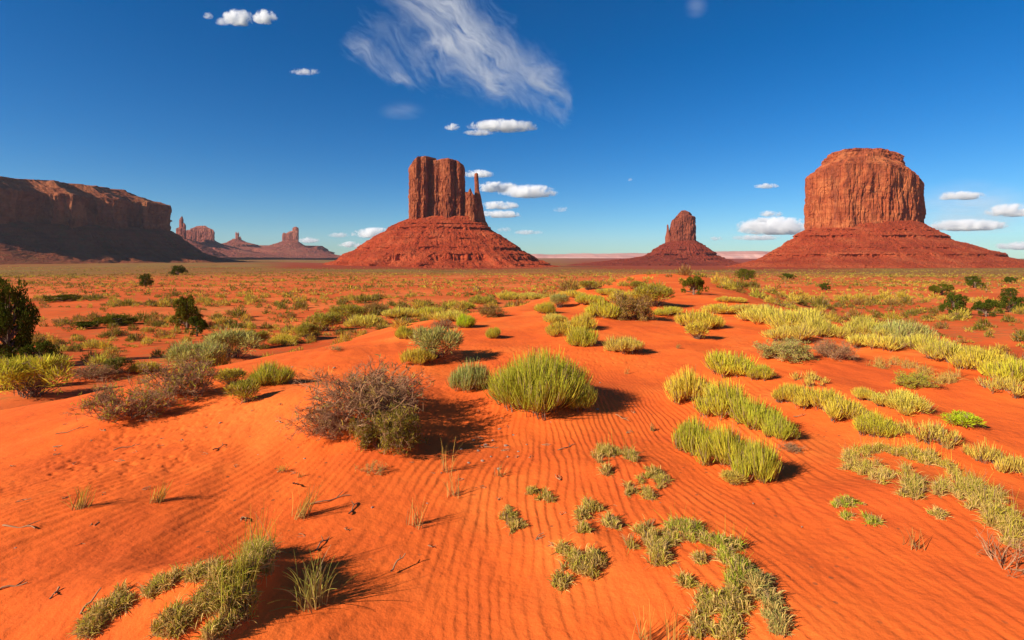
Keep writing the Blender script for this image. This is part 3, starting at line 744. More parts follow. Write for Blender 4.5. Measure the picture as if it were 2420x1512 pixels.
# ------------------------------------------------------------------ plants in place
def place(nm, kd, tn, u, v, w, h, lb, i):
    p = hit(u, v)
    k = p[1] / F
    wm, hm = w * k, h * k
    nv = 5 if kd in ('broom', 'long_broom', 'straw') else 3
    a, wd = lib(kd, i % nv)
    root = empty(nm, (p[0], p[1], p[2] - 0.02 * hm))
    root.rotation_euler.z = (i * 2.399) % (2 * math.pi)
    cat = 'tree' if nm == 'juniper_tree' else ('bush' if 'bush' in nm else 'shrub')
    grp = {'juniper_tree': 'junipers on the plain and ridge', 'dead_bush': 'dead bushes on the dune', 'grey_bush': 'grey twiggy bushes on the dune'}.get(nm, 'shrubs growing on the dune')
    tag(root, lb, cat, grp)
    g_ = {'broom': 1.12, 'long_broom': 1.12, 'straw': 1.16, 'dead': 1.22, 'mostly_dead': 1.15, 'half_dead': 1.2, 'fluffy': 1.2, 'stalks': 1.1}.get(kd, 1.08)
    if kd in ('dead', 'half_dead') and w > 180: g_ = 1.1
    sc = (wm * 0.5 * g_, wm * 0.5 * g_, hm * {'long_broom': 0.98, 'straw': 1.0, 'broom': 1.08, 'tall_juniper': 1.04}.get(kd, 1.06))
    root.rotation_euler.x = R(random.uniform(-7, 7)) if kd in ('broom', 'long_broom', 'straw', 'stalks') else 0
    names = ('crown', 'trunk') if nm == 'juniper_tree' else (('foliage', 'twigs') if wd.materials[0] == M_TWIG else ('foliage', 'woody_stems'))
    for me, pn in ((a, names[0]), (wd, names[1])):
        if me is None: continue
        o = link(pn, me, root); o.scale = sc
        c = TINT[tn]; j = 0.9 + 0.2 * random.random()
        o.color = (c[0] * j, c[1] * j, c[2] * j, 1)
    return root

for i, row in enumerate(PLANTS): place(*row, i)

# ------------------------------------------------------------------ grass mats
def mat_along(name, label, lines, band, n, hgt, green=(0.44, 0.40, 0.045), dryc=(0.70, 0.47, 0.15), dry=0.5, blades=92, tall=0, cat='grass clump'):
    g = np.random.default_rng(abs(hash(label)) % 1000 if False else sum(map(ord, label)))
    pts = []
    seglen = [sum(math.hypot(b[0] - a[0], b[1] - a[1]) for a, b in zip(L, L[1:])) + 1 for L in lines]
    for L, sl in zip(lines, seglen):
        m = max(2, int(round(0.80 * n * sl / sum(seglen))))
        cum = np.concatenate([[0], np.cumsum([math.hypot(b[0] - a[0], b[1] - a[1]) for a, b in zip(L, L[1:])])])
        for s in np.sort(g.uniform(0, cum[-1], m)) if cum[-1] > 0 else [0] * m:
            u = np.interp(s, cum, [q[0] for q in L]) + g.normal() * band * 0.36; v = np.interp(s, cum, [q[1] for q in L]) + g.normal() * band * 0.24
            for _ in range(int(g.integers(2, 4))):
                pts.append((u + g.normal() * 8, v + g.normal() * 4.5))
    P0 = [hit(u, v) for u, v in pts]
    c0 = np.mean(P0, 0)
    A, B = [], []
    for p in P0:
        s = int(g.integers(1, 1 << 20))
        sz = hgt * g.uniform(0.6, 1.15)
        nb = int(blades * g.uniform(0.6, 1.2))
        for lst, cnt, sp, cu, kk in ((A, int(nb * (1 - dry)), 0.80, 1.1, 0.92), (B, int(nb * dry), 1.05, 1.3, 0.95)):
            V, q, t = tuft(s, max(cnt, 3), sz * kk, sp, cu, 0.0058, 5)
            V = V.copy()
            V[:, 2] = np.maximum(V[:, 2], 0.003)
            # roots wander over the clump's own little hummock
            lst.append((V * [1, 1, 1] + (p - c0) + [g.normal() * .008, g.normal() * .008, -0.004], q, t))
        if tall and g.uniform() < tall:
            V, q, t = tuft(s + 5, 9, sz * 2.0, 0.32, 0.25, 0.0032, 6)
            A.append((V + (p - c0), q, t))
    root = empty(name, c0); tag(root, label, cat, 'creeping dune grass clumps')
    for lst, pn, colr in ((A, 'green_blades', green), (B, 'dry_blades', dryc)):
        V, q, t = join(lst)
        o = link(pn, mesh_data(name, V, [q], M_GRASS, False, {'t': t}), root); o.color = (*colr, 1)

G = 'creeping_grass'
mat_along(G, 'long creeping grass strip at the lower left corner of the sand', [[(185, 1505), (250, 1450), (320, 1405), (420, 1372), (515, 1345)]], 20, 44, 0.085, dry=0.6)
mat_along(G, 'shaggy grass clump between the long strip and the tall tussock', [[(400, 1500), (430, 1450), (470, 1425), (520, 1415)]], 32, 34, 0.09, dry=0.58)
mat_along(G, 'tall green tussock casting the darkest shadow at the lower left', [[(545, 1440), (565, 1390), (585, 1350), (605, 1325), (645, 1330)]], 34, 30, 0.15, green=(0.38, 0.38, 0.03), dry=0.5, tall=0.6)
mat_along(G, 'grass trailing along the bottom edge below the tall tussock', [[(490, 1510), (540, 1475), (590, 1430)]], 18, 12, 0.085)
mat_along(G, 'pair of grass tufts above the small trailing tufts in the centre', [[(1255, 1165), (1257, 1167)], [(1292, 1176), (1296, 1178)]], 12, 6, 0.085, dry=0.35)
mat_along(G, 'small trailing tufts left of the ring of grass', [[(1190, 1200), (1200, 1235), (1218, 1240), (1210, 1275)]], 14, 10, 0.07)
mat_along(G, 'upper half of the ring of grass right of the trailing tufts', [[(1365, 1250), (1385, 1205), (1415, 1205)], [(1425, 1235), (1448, 1250)]], 16, 15, 0.095)
mat_along(G, 'lower half of the ring of grass in the lower middle', [[(1325, 1290), (1350, 1330), (1390, 1350), (1415, 1330), (1408, 1300)]], 24, 20, 0.09)
mat_along(G, 'little separate tuft below the ring of grass', [[(1318, 1370), (1330, 1395)]], 12, 4, 0.075, dry=0.6)
mat_along(G, 'arched grass row highest on the sand in the lower middle', [[(1402, 1090), (1430, 1068), (1475, 1075), (1505, 1090)], [(1428, 1115), (1445, 1128)]], 16, 18, 0.11, tall=0.1)
mat_along(G, 'grass tufts trailing right from the arched row', [[(1535, 1110), (1555, 1130), (1572, 1158)], [(1520, 1138), (1525, 1140)]], 12, 9, 0.095, dry=0.5)
mat_along(G, 'two low tufts on sand under the arched row', [[(1488, 1165), (1492, 1168)], [(1525, 1172), (1532, 1178)]], 10, 5, 0.085, dry=0.5)
mat_along(G, 'left arm of the great grass arc near the bottom', [[(1500, 1300), (1515, 1260), (1545, 1285), (1570, 1325), (1580, 1270)]], 24, 22, 0.095)
mat_along(G, 'green crown of the great grass arc', [[(1590, 1250), (1630, 1262), (1680, 1285), (1720, 1315), (1742, 1350), (1735, 1390)]], 22, 32, 0.10, green=(0.40, 0.48, 0.03), dry=0.42, tall=0.12)
mat_along(G, 'thick tail of the great grass arc running out of the bottom edge', [[(1728, 1400), (1725, 1450), (1715, 1510)]], 34, 28, 0.085, dry=0.55)
mat_along(G, 'grass strand inside the great arc', [[(1610, 1370), (1640, 1385)], [(1665, 1400), (1668, 1450), (1650, 1505)]], 16, 14, 0.08, dry=0.55)
mat_along(G, 'greyish grass strand outside the great arc on its right', [[(1785, 1365), (1808, 1420), (1835, 1470), (1840, 1510)]], 20, 18, 0.095, green=(0.32, 0.34, 0.09), dry=0.5)
mat_along(G, 'lone tuft enclosed by the great grass arc', [[(1645, 1325), (1655, 1330)]], 12, 4, 0.07)
mat_along(G, 'tangled dry grass starting the big right-hand sweep', [[(2000, 1085), (2030, 1115), (2070, 1125), (2100, 1120)]], 22, 24, 0.10, green=(0.58, 0.50, 0.06), dry=0.55, tall=0.1)
mat_along(G, 'thin upper line of yellow grass in the right-hand sweep', [[(2010, 1075), (2080, 1070), (2150, 1078), (2210, 1095), (2260, 1120)]], 14, 34, 0.11, green=(0.62, 0.52, 0.05), dry=0.4, tall=0.3)
mat_along(G, 'broad lower end of the right-hand grass sweep', [[(2270, 1130), (2310, 1170), (2340, 1210), (2380, 1250), (2410, 1270)]], 44, 46, 0.105, green=(0.54, 0.46, 0.05), dry=0.58, tall=0.3)
mat_along(G, 'separate grass spur inside the right-hand sweep', [[(2140, 1115), (2160, 1145), (2150, 1175)]], 16, 14, 0.11, dry=0.5)
mat_along(G, 'sparse dry tufts between the spur and the sweep', [[(2200, 1150), (2240, 1170)], [(2210, 1220), (2235, 1230)]], 16, 9, 0.085, dry=0.7)
mat_along(G, 'green tuft pair alone on the rippled right slope', [[(1985, 1192), (2015, 1190)]], 8, 7, 0.085, green=(0.38, 0.48, 0.03), dry=0.3)
mat_along(G, 'two small green tufts below the tuft pair on the right slope', [[(2000, 1222), (2003, 1224)], [(2050, 1228), (2065, 1238)]], 6, 6, 0.075, green=(0.38, 0.48, 0.03), dry=0.35)
mat_along(G, 'wispy yellow grass under the second crest row', [[(2075, 865), (2110, 855), (2150, 860)], [(2160, 875), (2200, 890), (2250, 900)]], 16, 40, 0.16, green=(0.55, 0.36, 0.06), dryc=(0.55, 0.32, 0.08), dry=0.4, blades=26)

# ------------------------------------------------------------------ dry tufts, sticks, stones
TUFTS = [
 (190, 1203, 62, 'short dry grass tuft leaning at the far left of the ripples', (0.50, 0.34, 0.05)),
 (372, 1190, 56, 'short yellow grass tuft right of the leaning one', (0.52, 0.38, 0.05)),
 (714, 1222, 80, 'thin leaning grass tuft beside lying twigs', (0.45, 0.32, 0.06)),
 (738, 1432, 118, 'tall spidery grass tussock rising from the dark shadow', (0.42, 0.40, 0.07)),
 (1054, 1118, 78, 'upright straw wisp beside the scattered stones', (0.50, 0.32, 0.07)),
 (983, 1243, 84, 'faint single wisp below the rippled middle', (0.46, 0.26, 0.06)),
 (1075, 1172, 62, 'open fan of straw near the upright wisp', (0.48, 0.32, 0.09)),
 (1525, 1530, 110, 'tall orange wisps at the bottom edge, left clump', (0.52, 0.26, 0.05)),
 (1585, 1530, 120, 'tall orange wisps at the bottom edge, right clump', (0.50, 0.26, 0.05)),
 (1542, 1018, 20, 'tiny straw tuft on bare sand left of the long-stemmed clump', (0.42, 0.26, 0.08)),
 (2128, 1022, 30, 'thin straw tuft left of the dry branching stalks', (0.5, 0.34, 0.08)),
 (2262, 890, 48, 'upright yellow wisp under the crest at the right', (0.52, 0.36, 0.06)),
 (1480, 885, 24, 'tiny straw wisp in the open bowl', (0.5, 0.32, 0.07)),
 (2160, 1298, 60, 'faint thin wisp on the lower right ripples', (0.46, 0.22, 0.06)),
 (2240, 1060, 36, 'short straw tuft beside the vivid green patch', (0.5, 0.36, 0.08)),
 (708, 1130, 22, 'small straw wisp left of the grey-green herb', (0.46, 0.28, 0.08)),
 (1180, 1125, 40, 'bent straw wisp right of the scattered stones', (0.46, 0.28, 0.08)),
]
for i, (u, v, hpx, lb, colr) in enumerate(TUFTS):
    p = hit(u, v); hm = hpx * p[1] / F
    n = 56 if hpx > 100 else 46
    if 'wisp' in lb: n = 18
    if i == 3: V, q, t = tuft(500 + i, 80, hm * 1.1, 0.5, 0.6, 0.006, 8)
    else: V, q, t = tuft(500 + i, n, hm * 1.1, 0.30, 0.35, 0.0058, 6)
    V = V * 1.0
    V[:, 0] += 0.35 * np.maximum(V[:, 2], 0) if i in (0, 1, 2) else 0
    root = empty('dry_grass_tuft', p); tag(root, lb, 'grass tuft', 'dry grass tufts on the sand')
    o = link('blades', mesh_data('dry_tuft', V, [q], M_GRASS, False, {'t': t}), root); o.color = (*colr, 1)
    V, q, t = tuft(900 + i, max(8, n // 2), hm * 0.45, 1.1, 0.9, 0.0055, 5); V[:, 2] = np.maximum(V[:, 2], 0.004)
    o = link('dead_blades', mesh_data('dry_tuft_dead', V, [q], M_GRASS, False, {'t': t}), root); o.color = (0.34, 0.21, 0.09, 1)

STICKS = [
 (45, 1250, 90, 8, 'long weathered stick lying at the left edge of the ripples'), (130, 1408, 34, -35, 'forked grey twig near the lower left strip'),
 (20, 1395, 70, 3, 'pale straight stalk at the lower left edge'), (215, 1440, 40, 40, 'dark twig leaning by the long grass strip'),
 (170, 1020, 60, 12, 'thin stick below the crooked bare bush'), (695, 1155, 34, -50, 'short curved twig above the thin leaning tuft'),
 (780, 1185, 90, -6, 'long bent twig running from the leaning tuft'), (835, 1205, 56, 30, 'forked twig at the end of the bent one'),
 (940, 1345, 44, 55, 'dark bent twig standing up from the lower ripples'), (300, 1060, 50, 20, 'slim twig on the upper left ripples'),
 (520, 1060, 40, 28, 'twig beside the faint tracks under the left shrubs'), (1155, 1060, 46, 20, 'twig among the scattered stones'),
 (1340, 1060, 60, -8, 'pale twig on sand below the largest shrub'), (1265, 985, 40, -55, 'pale stick stuck under the largest shrub'),
 (760, 1290, 60, 35, 'crossed twig above the dark shadow'), (660, 1000, 30, 20, 'stub of wood left of the dead tangle'),
 (1470, 990, 40, -30, 'slim twig in front of the sand bowl'), (1890, 985, 30, 10, 'chip of wood beside the clump tip'),
]
for i, (u, v, L, ang, lb) in enumerate(STICKS):
    p = hit(u, v); k = p[1] / F; L *= k
    g = np.random.default_rng(70 + i)
    a = math.radians(g.uniform(-40, 40)) + (math.radians(60) if abs(ang) > 25 else 0) * (1 if ang > 0 else -1)
    s = np.linspace(-0.5, 0.5, 7)
    x = s * L * math.cos(a); y = s * L * math.sin(a)
    z = H(p[0] + x, p[1] + y) - p[2] + 0.006 + 0.014 * np.abs(np.sin(s * 5 + i)) + (s + 0.5) * (0.05 if abs(ang) > 35 else 0.0)
    off = 0.05 * L * np.sin(s * 6 + i)
    P = np.stack([x - off * math.sin(a), y + off * math.cos(a), z], 1)[None]
    r = 0.0055 * np.linspace(1, 0.5, 7)[None]
    parts = [tubes(P, r, sides=6)]
    q0 = P[0, 4]; d = np.array([math.cos(a + 0.8), math.sin(a + 0.8), 0.25]) * L * 0.28
    parts.append(tubes(np.linspace(q0, q0 + d, 4)[None], 0.0036 * np.linspace(1, 0.5, 4)[None], sides=5))
    V, q, t = join(parts)
    o = link('dry_twig', mesh_data('dry_twig', V, [q], M_TWIG, True), None, p)
    tag(o, lb, 'twig', 'twigs lying on the sand')

LIT = []
for q_ in range(4):
    g = np.random.default_rng(300 + q_)
    P = np.cumsum(np.concatenate([np.zeros((3, 1, 3)), g.normal(size=(3, 4, 3)) * [0.012, 0.010, 0.003] + [0.012, 0.003, 0.0015]], 1), 1)
    V, q, t = tubes(P, 0.0035 * np.linspace(1, 0.5, 5)[None] * np.ones((3, 1)), sides=4)
    LIT.append(mesh_data('stem_fragment', V, [q], M_TWIG, False))
g = np.random.default_rng(77)
for i in range(70):
    u = g.uniform(20, 1500); v = g.uniform(930, 1300) if i % 3 else g.uniform(1000, 1120)
    if 690 < u < 1040 and v < 1070: continue
    p = hit(u, v)
    if p[1] > 9: continue
    o = link('stem_fragment', LIT[i % 4], None, (p[0], p[1], p[2] + 0.004)); o.rotation_euler.z = i * 1.3; o.scale = (0.75, 0.75, 0.75) if i % 4 else (1.1, 1.1, 1.1)
    tag(o, 'small dry stem fragment lying loose on the rippled sand', 'twig', 'dry stem fragments on the sand')

def pebble_mesh(seed):
    g = np.random.default_rng(seed)
    th = np.linspace(0, np.pi, 8); ph = np.linspace(0, 2 * np.pi, 13)[:-1]
    T, Pp = np.meshgrid(th, ph, indexing='ij')
    V = np.stack([np.sin(T) * np.cos(Pp), np.sin(T) * np.sin(Pp), np.cos(T)], -1).reshape(-1, 3)
    rr = 1 + 0.38 * fbm(V[:, 0] * 1.3 + seed, V[:, 1] * 1.3, V[:, 2] * 1.3, 2, seed)
    V = V * rr[:, None] * [1.0, 0.8, 0.62]
    idx = np.arange(len(V)).reshape(8, 12)
    q = np.stack([idx[:-1], idx[1:], np.roll(idx[1:], -1, 1), np.roll(idx[:-1], -1, 1)], -1).reshape(-1, 4)
    return mesh_data('pebble', V, [q], M_STONE, False)
PEB = [pebble_mesh(s) for s in range(4)]
spots = [(1147, 1053, 5), (1165, 1042, 4), (1196, 1055, 5), (1213, 1030, 4), (1180, 1015, 4), (1130, 1066, 4), (1245, 1052, 3), (1140, 1090, 4),
         (1178, 1110, 5), (1108, 1095, 4), (1043, 1120, 4), (1225, 1068, 3), (1160, 1080, 3), (1120, 1040, 3), (1200, 1080, 3), (1090, 1062, 3)]
for i, (u, v, s) in enumerate(spots):
    p = hit(u, v); r = s * p[1] / F * 1.05
    o = link('pebble', PEB[i % 4], None, (p[0], p[1], p[2] + 0.3 * r)); o.scale = (r, r, r); o.rotation_euler.z = i * 1.7
    tag(o, 'small grey-brown pebble in the scatter below the largest green shrub', 'pebble', 'pebbles scattered below the largest shrub')
more = [(400, 920), (430, 1040), (790, 870), (690, 868), (720, 1085), (1250, 960), (1330, 985), (1302, 1000), (1418, 905), (1412, 968), (1500, 960), (1340, 1008), (36, 1297),
        (130, 1065), (520, 1000), (610, 1075), (260, 1190), (880, 1200), (1010, 1190), (2060, 1225), (1895, 1245), (2290, 1320), (2240, 1290), (1780, 1190), (1560, 1190)]
for i, (u, v) in enumerate(more):
    p = hit(u, v); r = (2.2 + 1.6 * ((i * 7) % 5) / 4) * p[1] / F
    o = link('pebble', PEB[(i + 1) % 4], None, (p[0], p[1], p[2] + 0.3 * r)); o.scale = (r, r, r); o.rotation_euler.z = i * 2.1
    tag(o, 'stray pebble lying singly on bare sand away from the scatter', 'pebble', 'stray pebbles on the sand')

# ------------------------------------------------------------------ low scrub on the plain
def low_shrub(seed, n, k=2):
    g = np.random.default_rng(seed)
    d = unit(g.normal(size=(n, 3)) * [1, 1, 0.6] + [0, 0, 0.55]); d[:, 2] = np.abs(d[:, 2])
    p0 = d * g.uniform(0.35, 0.8, n)[:, None] * [0.95, 0.95, 0.8]
    tip = p0 + unit(d + [0, 0, 0.6] + 0.5 * g.normal(size=(n, 3))) * (0.32 * g.uniform(0.6, 1.4, n))[:, None]
    P = curve(p0, tip, 0.02 * g.normal(size=(n, 3)), k + 1); P[..., 2] = np.maximum(P[..., 2], 0)
    W = (0.85 / math.sqrt(n)) * g.uniform(0.7, 1.4, n)[:, None] * np.linspace(1, 0.4, k + 1)[None]
    return strands(P, W, t=np.clip(P[..., 2] + 0.25, 0, 1))

def scatter():
    g = np.random.default_rng(3)
    xs, ys = [], []
    # even sampling in log range, thinned to the wanted density
    for y0, y1, dens in ((9, 40, 0.62), (40, 100, 0.60), (100, 220, 0.30), (220, 420, 0.085), (420, 900, 0.016)):
        area = (y1 ** 2 - y0 ** 2) * 1.06
        n = int(area * dens)
        y = np.sqrt(g.uniform(y0 ** 2, y1 ** 2, n)); x = g.uniform(-1.06, 1.06, n) * y
        xs.append(x); ys.append(y)
    x = np.concatenate(xs); y = np.concatenate(ys)
    s = dune_mask(x, y)
    cl = fbm(x / 14, y / 14, 0, 3, 15)
    t = x / y
    dens = 0.43 + 0.95 * cl
    dens = np.where((t > 0.40) & (y < 170), dens * 0.66, dens)
    keep = (s < 0.86) & (g.uniform(0, 1, len(x)) < dens)
    keep |= (s >= 0.86) & (y > 26) & (g.uniform(0, 1, len(x)) < 0.16 * np.clip(0.4 + 2.2 * cl, 0, 1))
    x, y = x[keep], y[keep]
    z = H(x, y)
    w = np.clip(g.lognormal(-0.22, 0.40, len(x)), 0.35, 2.0) * np.where(y < 25, 0.75, 1) * (1 + 0.42 * sstep(35, 85, y)) * np.where(y > 220, 1.4, 1)
    h = w * g.uniform(0.40, 0.75, len(x)) * np.where(y > 220, 0.8, 1)
    kind = np.where(g.uniform(0, 1, len(x)) < 0.47 - 0.10 * (x < 0) - 0.6 * fbm(x / 25, y / 25, 0, 2, 19), 0, np.where(g.uniform(0, 1, len(x)) < 0.6, 1, 2))
    # seen: line of sight not blocked by the ground between
    vis = np.ones(len(x), bool)
    for f in np.linspace(0.06, 0.95, 40):
        vis &= H(x * f, y * f) < (E + (z + h - E) * f)
    x, y, z, w, h, kind = [q[vis] for q in (x, y, z, w, h, kind)]
    order = np.argsort(-(w * h / y ** 2))
    return [q[order] for q in (x, y, z, w, h, kind)]

SX, SY, SZ, SW, SH, SK = scatter()
KT = [((0.52, 0.38, 0.05), 'low yellow-green scrub cushion on the plain around the dune', 'yellow_scrub'),
      ((0.12, 0.12, 0.016), 'low dark green scrub cushion on the plain around the dune', 'dark_scrub'),
      ((0.26, 0.13, 0.035), 'low brown dry scrub cushion on the plain around the dune', 'brown_scrub')]
LS = [mesh_data('scrub', *(lambda r: (r[0], [r[1]], M_FINE, False, {'t': r[2]}))(low_shrub(40 + s, 260))) for s in range(5)]
NIND = 290
for i in range(min(NIND, len(SX))):
    c, lb, nm = KT[SK[i]]
    o = link(nm, LS[i % 5], None, (SX[i], SY[i], SZ[i] - 0.02)); o.scale = (SW[i] / 2.2, SW[i] / 2.2, SH[i])
    o.rotation_euler.z = i * 2.4; o.color = (*[q * (0.85 + 0.3 * random.random()) for q in c], 1)
    tag(o, lb, 'shrub', nm.replace('_', ' ') + ' cushions on the plain')
print('scrub seen', len(SX))
for kk in range(3):
    parts = []
    near_m = [low_shrub(60 + s, 64, 1) for s in range(4)]; far_m = [low_shrub(80 + s, 20, 1) for s in range(4)]
    for i in np.nonzero(SK == kk)[0]:
        if i < NIND: continue
        V, q, t = (near_m if SY[i] < 110 else far_m)[i % 4]
        a = i * 2.4; ca, sa = math.cos(a), math.sin(a); r = SW[i] / 2.2
        Vx = V[:, 0] * ca - V[:, 1] * sa; Vy = V[:, 0] * sa + V[:, 1] * ca
        parts.append((np.stack([Vx * r + SX[i], Vy * r + SY[i], V[:, 2] * SH[i] + SZ[i] - 0.02], 1), q, t))
    if not parts: continue
    V, q, t = join(parts)
    o = link('scrub_ground_cover', mesh_data('scrub_cover', V, [q], M_FINE, False, {'t': t})); o.color = (*KT[kk][0], 1)
    tag(o, ('yellow-green', 'dark green', 'brown')[kk] + ' scrub dotting the far plain', 'scrub', None, 'stuff')

# ------------------------------------------------------------------ buttes
def resample(pts, n, smooth=2):
    P = np.array(pts, float); Q = np.concatenate([P, P[:1]])
    s = np.concatenate([[0], np.cumsum(np.linalg.norm(np.diff(Q, axis=0), axis=1))])
    u = np.linspace(0, s[-1], n, endpoint=False)
    C = np.stack([np.interp(u, s, Q[:, 0]), np.interp(u, s, Q[:, 1])], 1)
    w = max(1, int(n * smooth / 200))
    for _ in range(2):
        C = sum(np.roll(C, k, 0) for k in range(-w, w + 1)) / (2 * w + 1)
    return C, s[-1]

def normals2(C):
    d = np.roll(C, -1, 0) - np.roll(C, 1, 0)
    d /= np.linalg.norm(d, axis=1, keepdims=True) + 1e-9
    n = np.stack([d[:, 1], -d[:, 0]], 1)
    ctr = C.mean(0)
    if np.sum((C - ctr) * n) < 0: n = -n
    return n

def ring_mesh(rings, close_top=True):
    n = len(rings[0]); m = len(rings)
    V = np.concatenate(rings)
    idx = np.arange(n * m).reshape(m, n)
    q = np.stack([idx[:-1], np.roll(idx[:-1], -1, 1), np.roll(idx[1:], -1, 1), idx[1:]], -1).reshape(-1, 4)
    return V, q

def cliff(name, parent, foot, zb, zt, mat, n=520, m=110, seed=1, flute=1.0, unit_m=1.0, flare=0.03, cap=((0.05, 0.5), (0.5, 1.2), (0.98, 1.6)), smooth=1.0, rim=None, ledge=1.0, skew=None):
    """foot: plan outline (m, world); zb, zt: functions of the plan position -> wall bottom and top; cap: (inset 0..1, rise m) beyond the rim"""
    C, per = resample(foot, n, smooth); N = normals2(C); ctr = C.mean(0)
    arc = np.arange(n) / n * per
    ax, ay = C[:, 0], C[:, 1]
    b, t = zb(ax, ay), zt(ax, ay)
    t = t + unit_m * 1.6 * fbm(ax / (9 * unit_m), ay / (9 * unit_m), 0, 3, seed + 3)
    rings = []
    um = unit_m
    def disp(z, s, amp):
        f1 = fbm(ax / (16 * um), ay / (16 * um), z / (150 * um), 4, seed)
        f2 = 1 - np.abs(fbm(ax / (10 * um) + 0.3 * f1, ay / (10 * um), z / (85 * um), 3, seed + 9)) * 2
        f3 = fbm(ax / (3.5 * um), ay / (3.5 * um), z / (9 * um), 3, seed + 12)
        st = vnoise(z * 0 + 0.5, z / (5.5 * um), 0.5, seed + 20)
        f4 = 1 - np.abs(fbm(ax / (5.5 * um), ay / (5.5 * um), z / (60 * um), 2, seed + 27)) * 2.4
        msk = np.clip(0.45 + 1.6 * fbm(ax / (40 * um), ay / (40 * um), z / (60 * um), 2, seed + 14), 0, 1)
        sl = fbm(ax / (15 * um), ay / (15 * um), z / (42 * um), 3, seed + 16)
        slab = np.floor(sl * 4.0 + 0.5 * vnoise(ax / (5 * um), ay / (5 * um), z / (20 * um), seed + 18)) / 4.0
        bed = np.clip(1 - s / 0.22, 0, 1) * vnoise(z * 0 + 2.5, z / (2.4 * um), 0.5, seed + 22) + np.clip((s - 0.86) / 0.14, 0, 1) * vnoise(z * 0 + 4.5, z / (2.8 * um), 0.5, seed + 23)
        return amp * um * (2.8 * f1 - 3.6 * msk * np.clip(f2, 0, 1) ** 3 - 3.2 * (1.1 - msk) * np.clip(f4, 0, 1) ** 4 + 1.5 * f3 + 0.9 * ledge * st + 5.5 * slab + 1.5 * ledge * bed)
    for j in range(m):
        s = j / (m - 1)
        z = b + (t - b) * s
        e = flute * (0.35 + 0.65 * math.sin(math.pi * min(max(s, 0.0), 1.0) ** 0.8) ** 0.5) if 0 < s < 1 else flute * 0.35
        d = disp(z, s, e) + flare * per * 0.1 * (1 - s) ** 3
        P = C + N * d[:, None]
        if skew is not None: P = P + skew(s)[None]
        rings.append(np.column_stack([P, z]))
    top = rings[-1]
    scale_rad = np.linalg.norm(top[:, :2] - ctr, axis=1)
    cap = [(0, 0)] + list(cap)
    fi = np.array([c[0] for c in cap]); fz = np.array([c[1] for c in cap])
    for q in np.linspace(0, 1, 80)[1:]:
        s = q * (len(cap) - 1); i = min(int(s), len(cap) - 2); f = s - i
        ins = fi[i] + (fi[i + 1] - fi[i]) * f; rise = fz[i] + (fz[i + 1] - fz[i]) * f
        wob = 1 + 0.42 * fbm(ax / (22 * um), ay / (22 * um), rise / (16 * um), 4, seed + 31)
        xy = ctr + (top[:, :2] - ctr) * (1 - np.clip(ins * wob, 0, 0.995))[:, None]
        if rim is not None: z = rim(xy, top[:, 2], rise, ins)
        else: z = top[:, 2] * (1 - ins ** 2) + ins ** 2 * np.mean(top[:, 2]) + rise
        z = z + 0.7 * um * fbm(xy[:, 0] / (5 * um), xy[:, 1] / (5 * um), 0, 3, seed + 33) * (1 - ins)
        rings.append(np.column_stack([xy, z]))
    V, q = ring_mesh(rings)
    loc = np.array(parent.location) if parent is not None else np.zeros(3)
    return link(name, mesh_data(name, V - loc, [q], mat, False), parent)

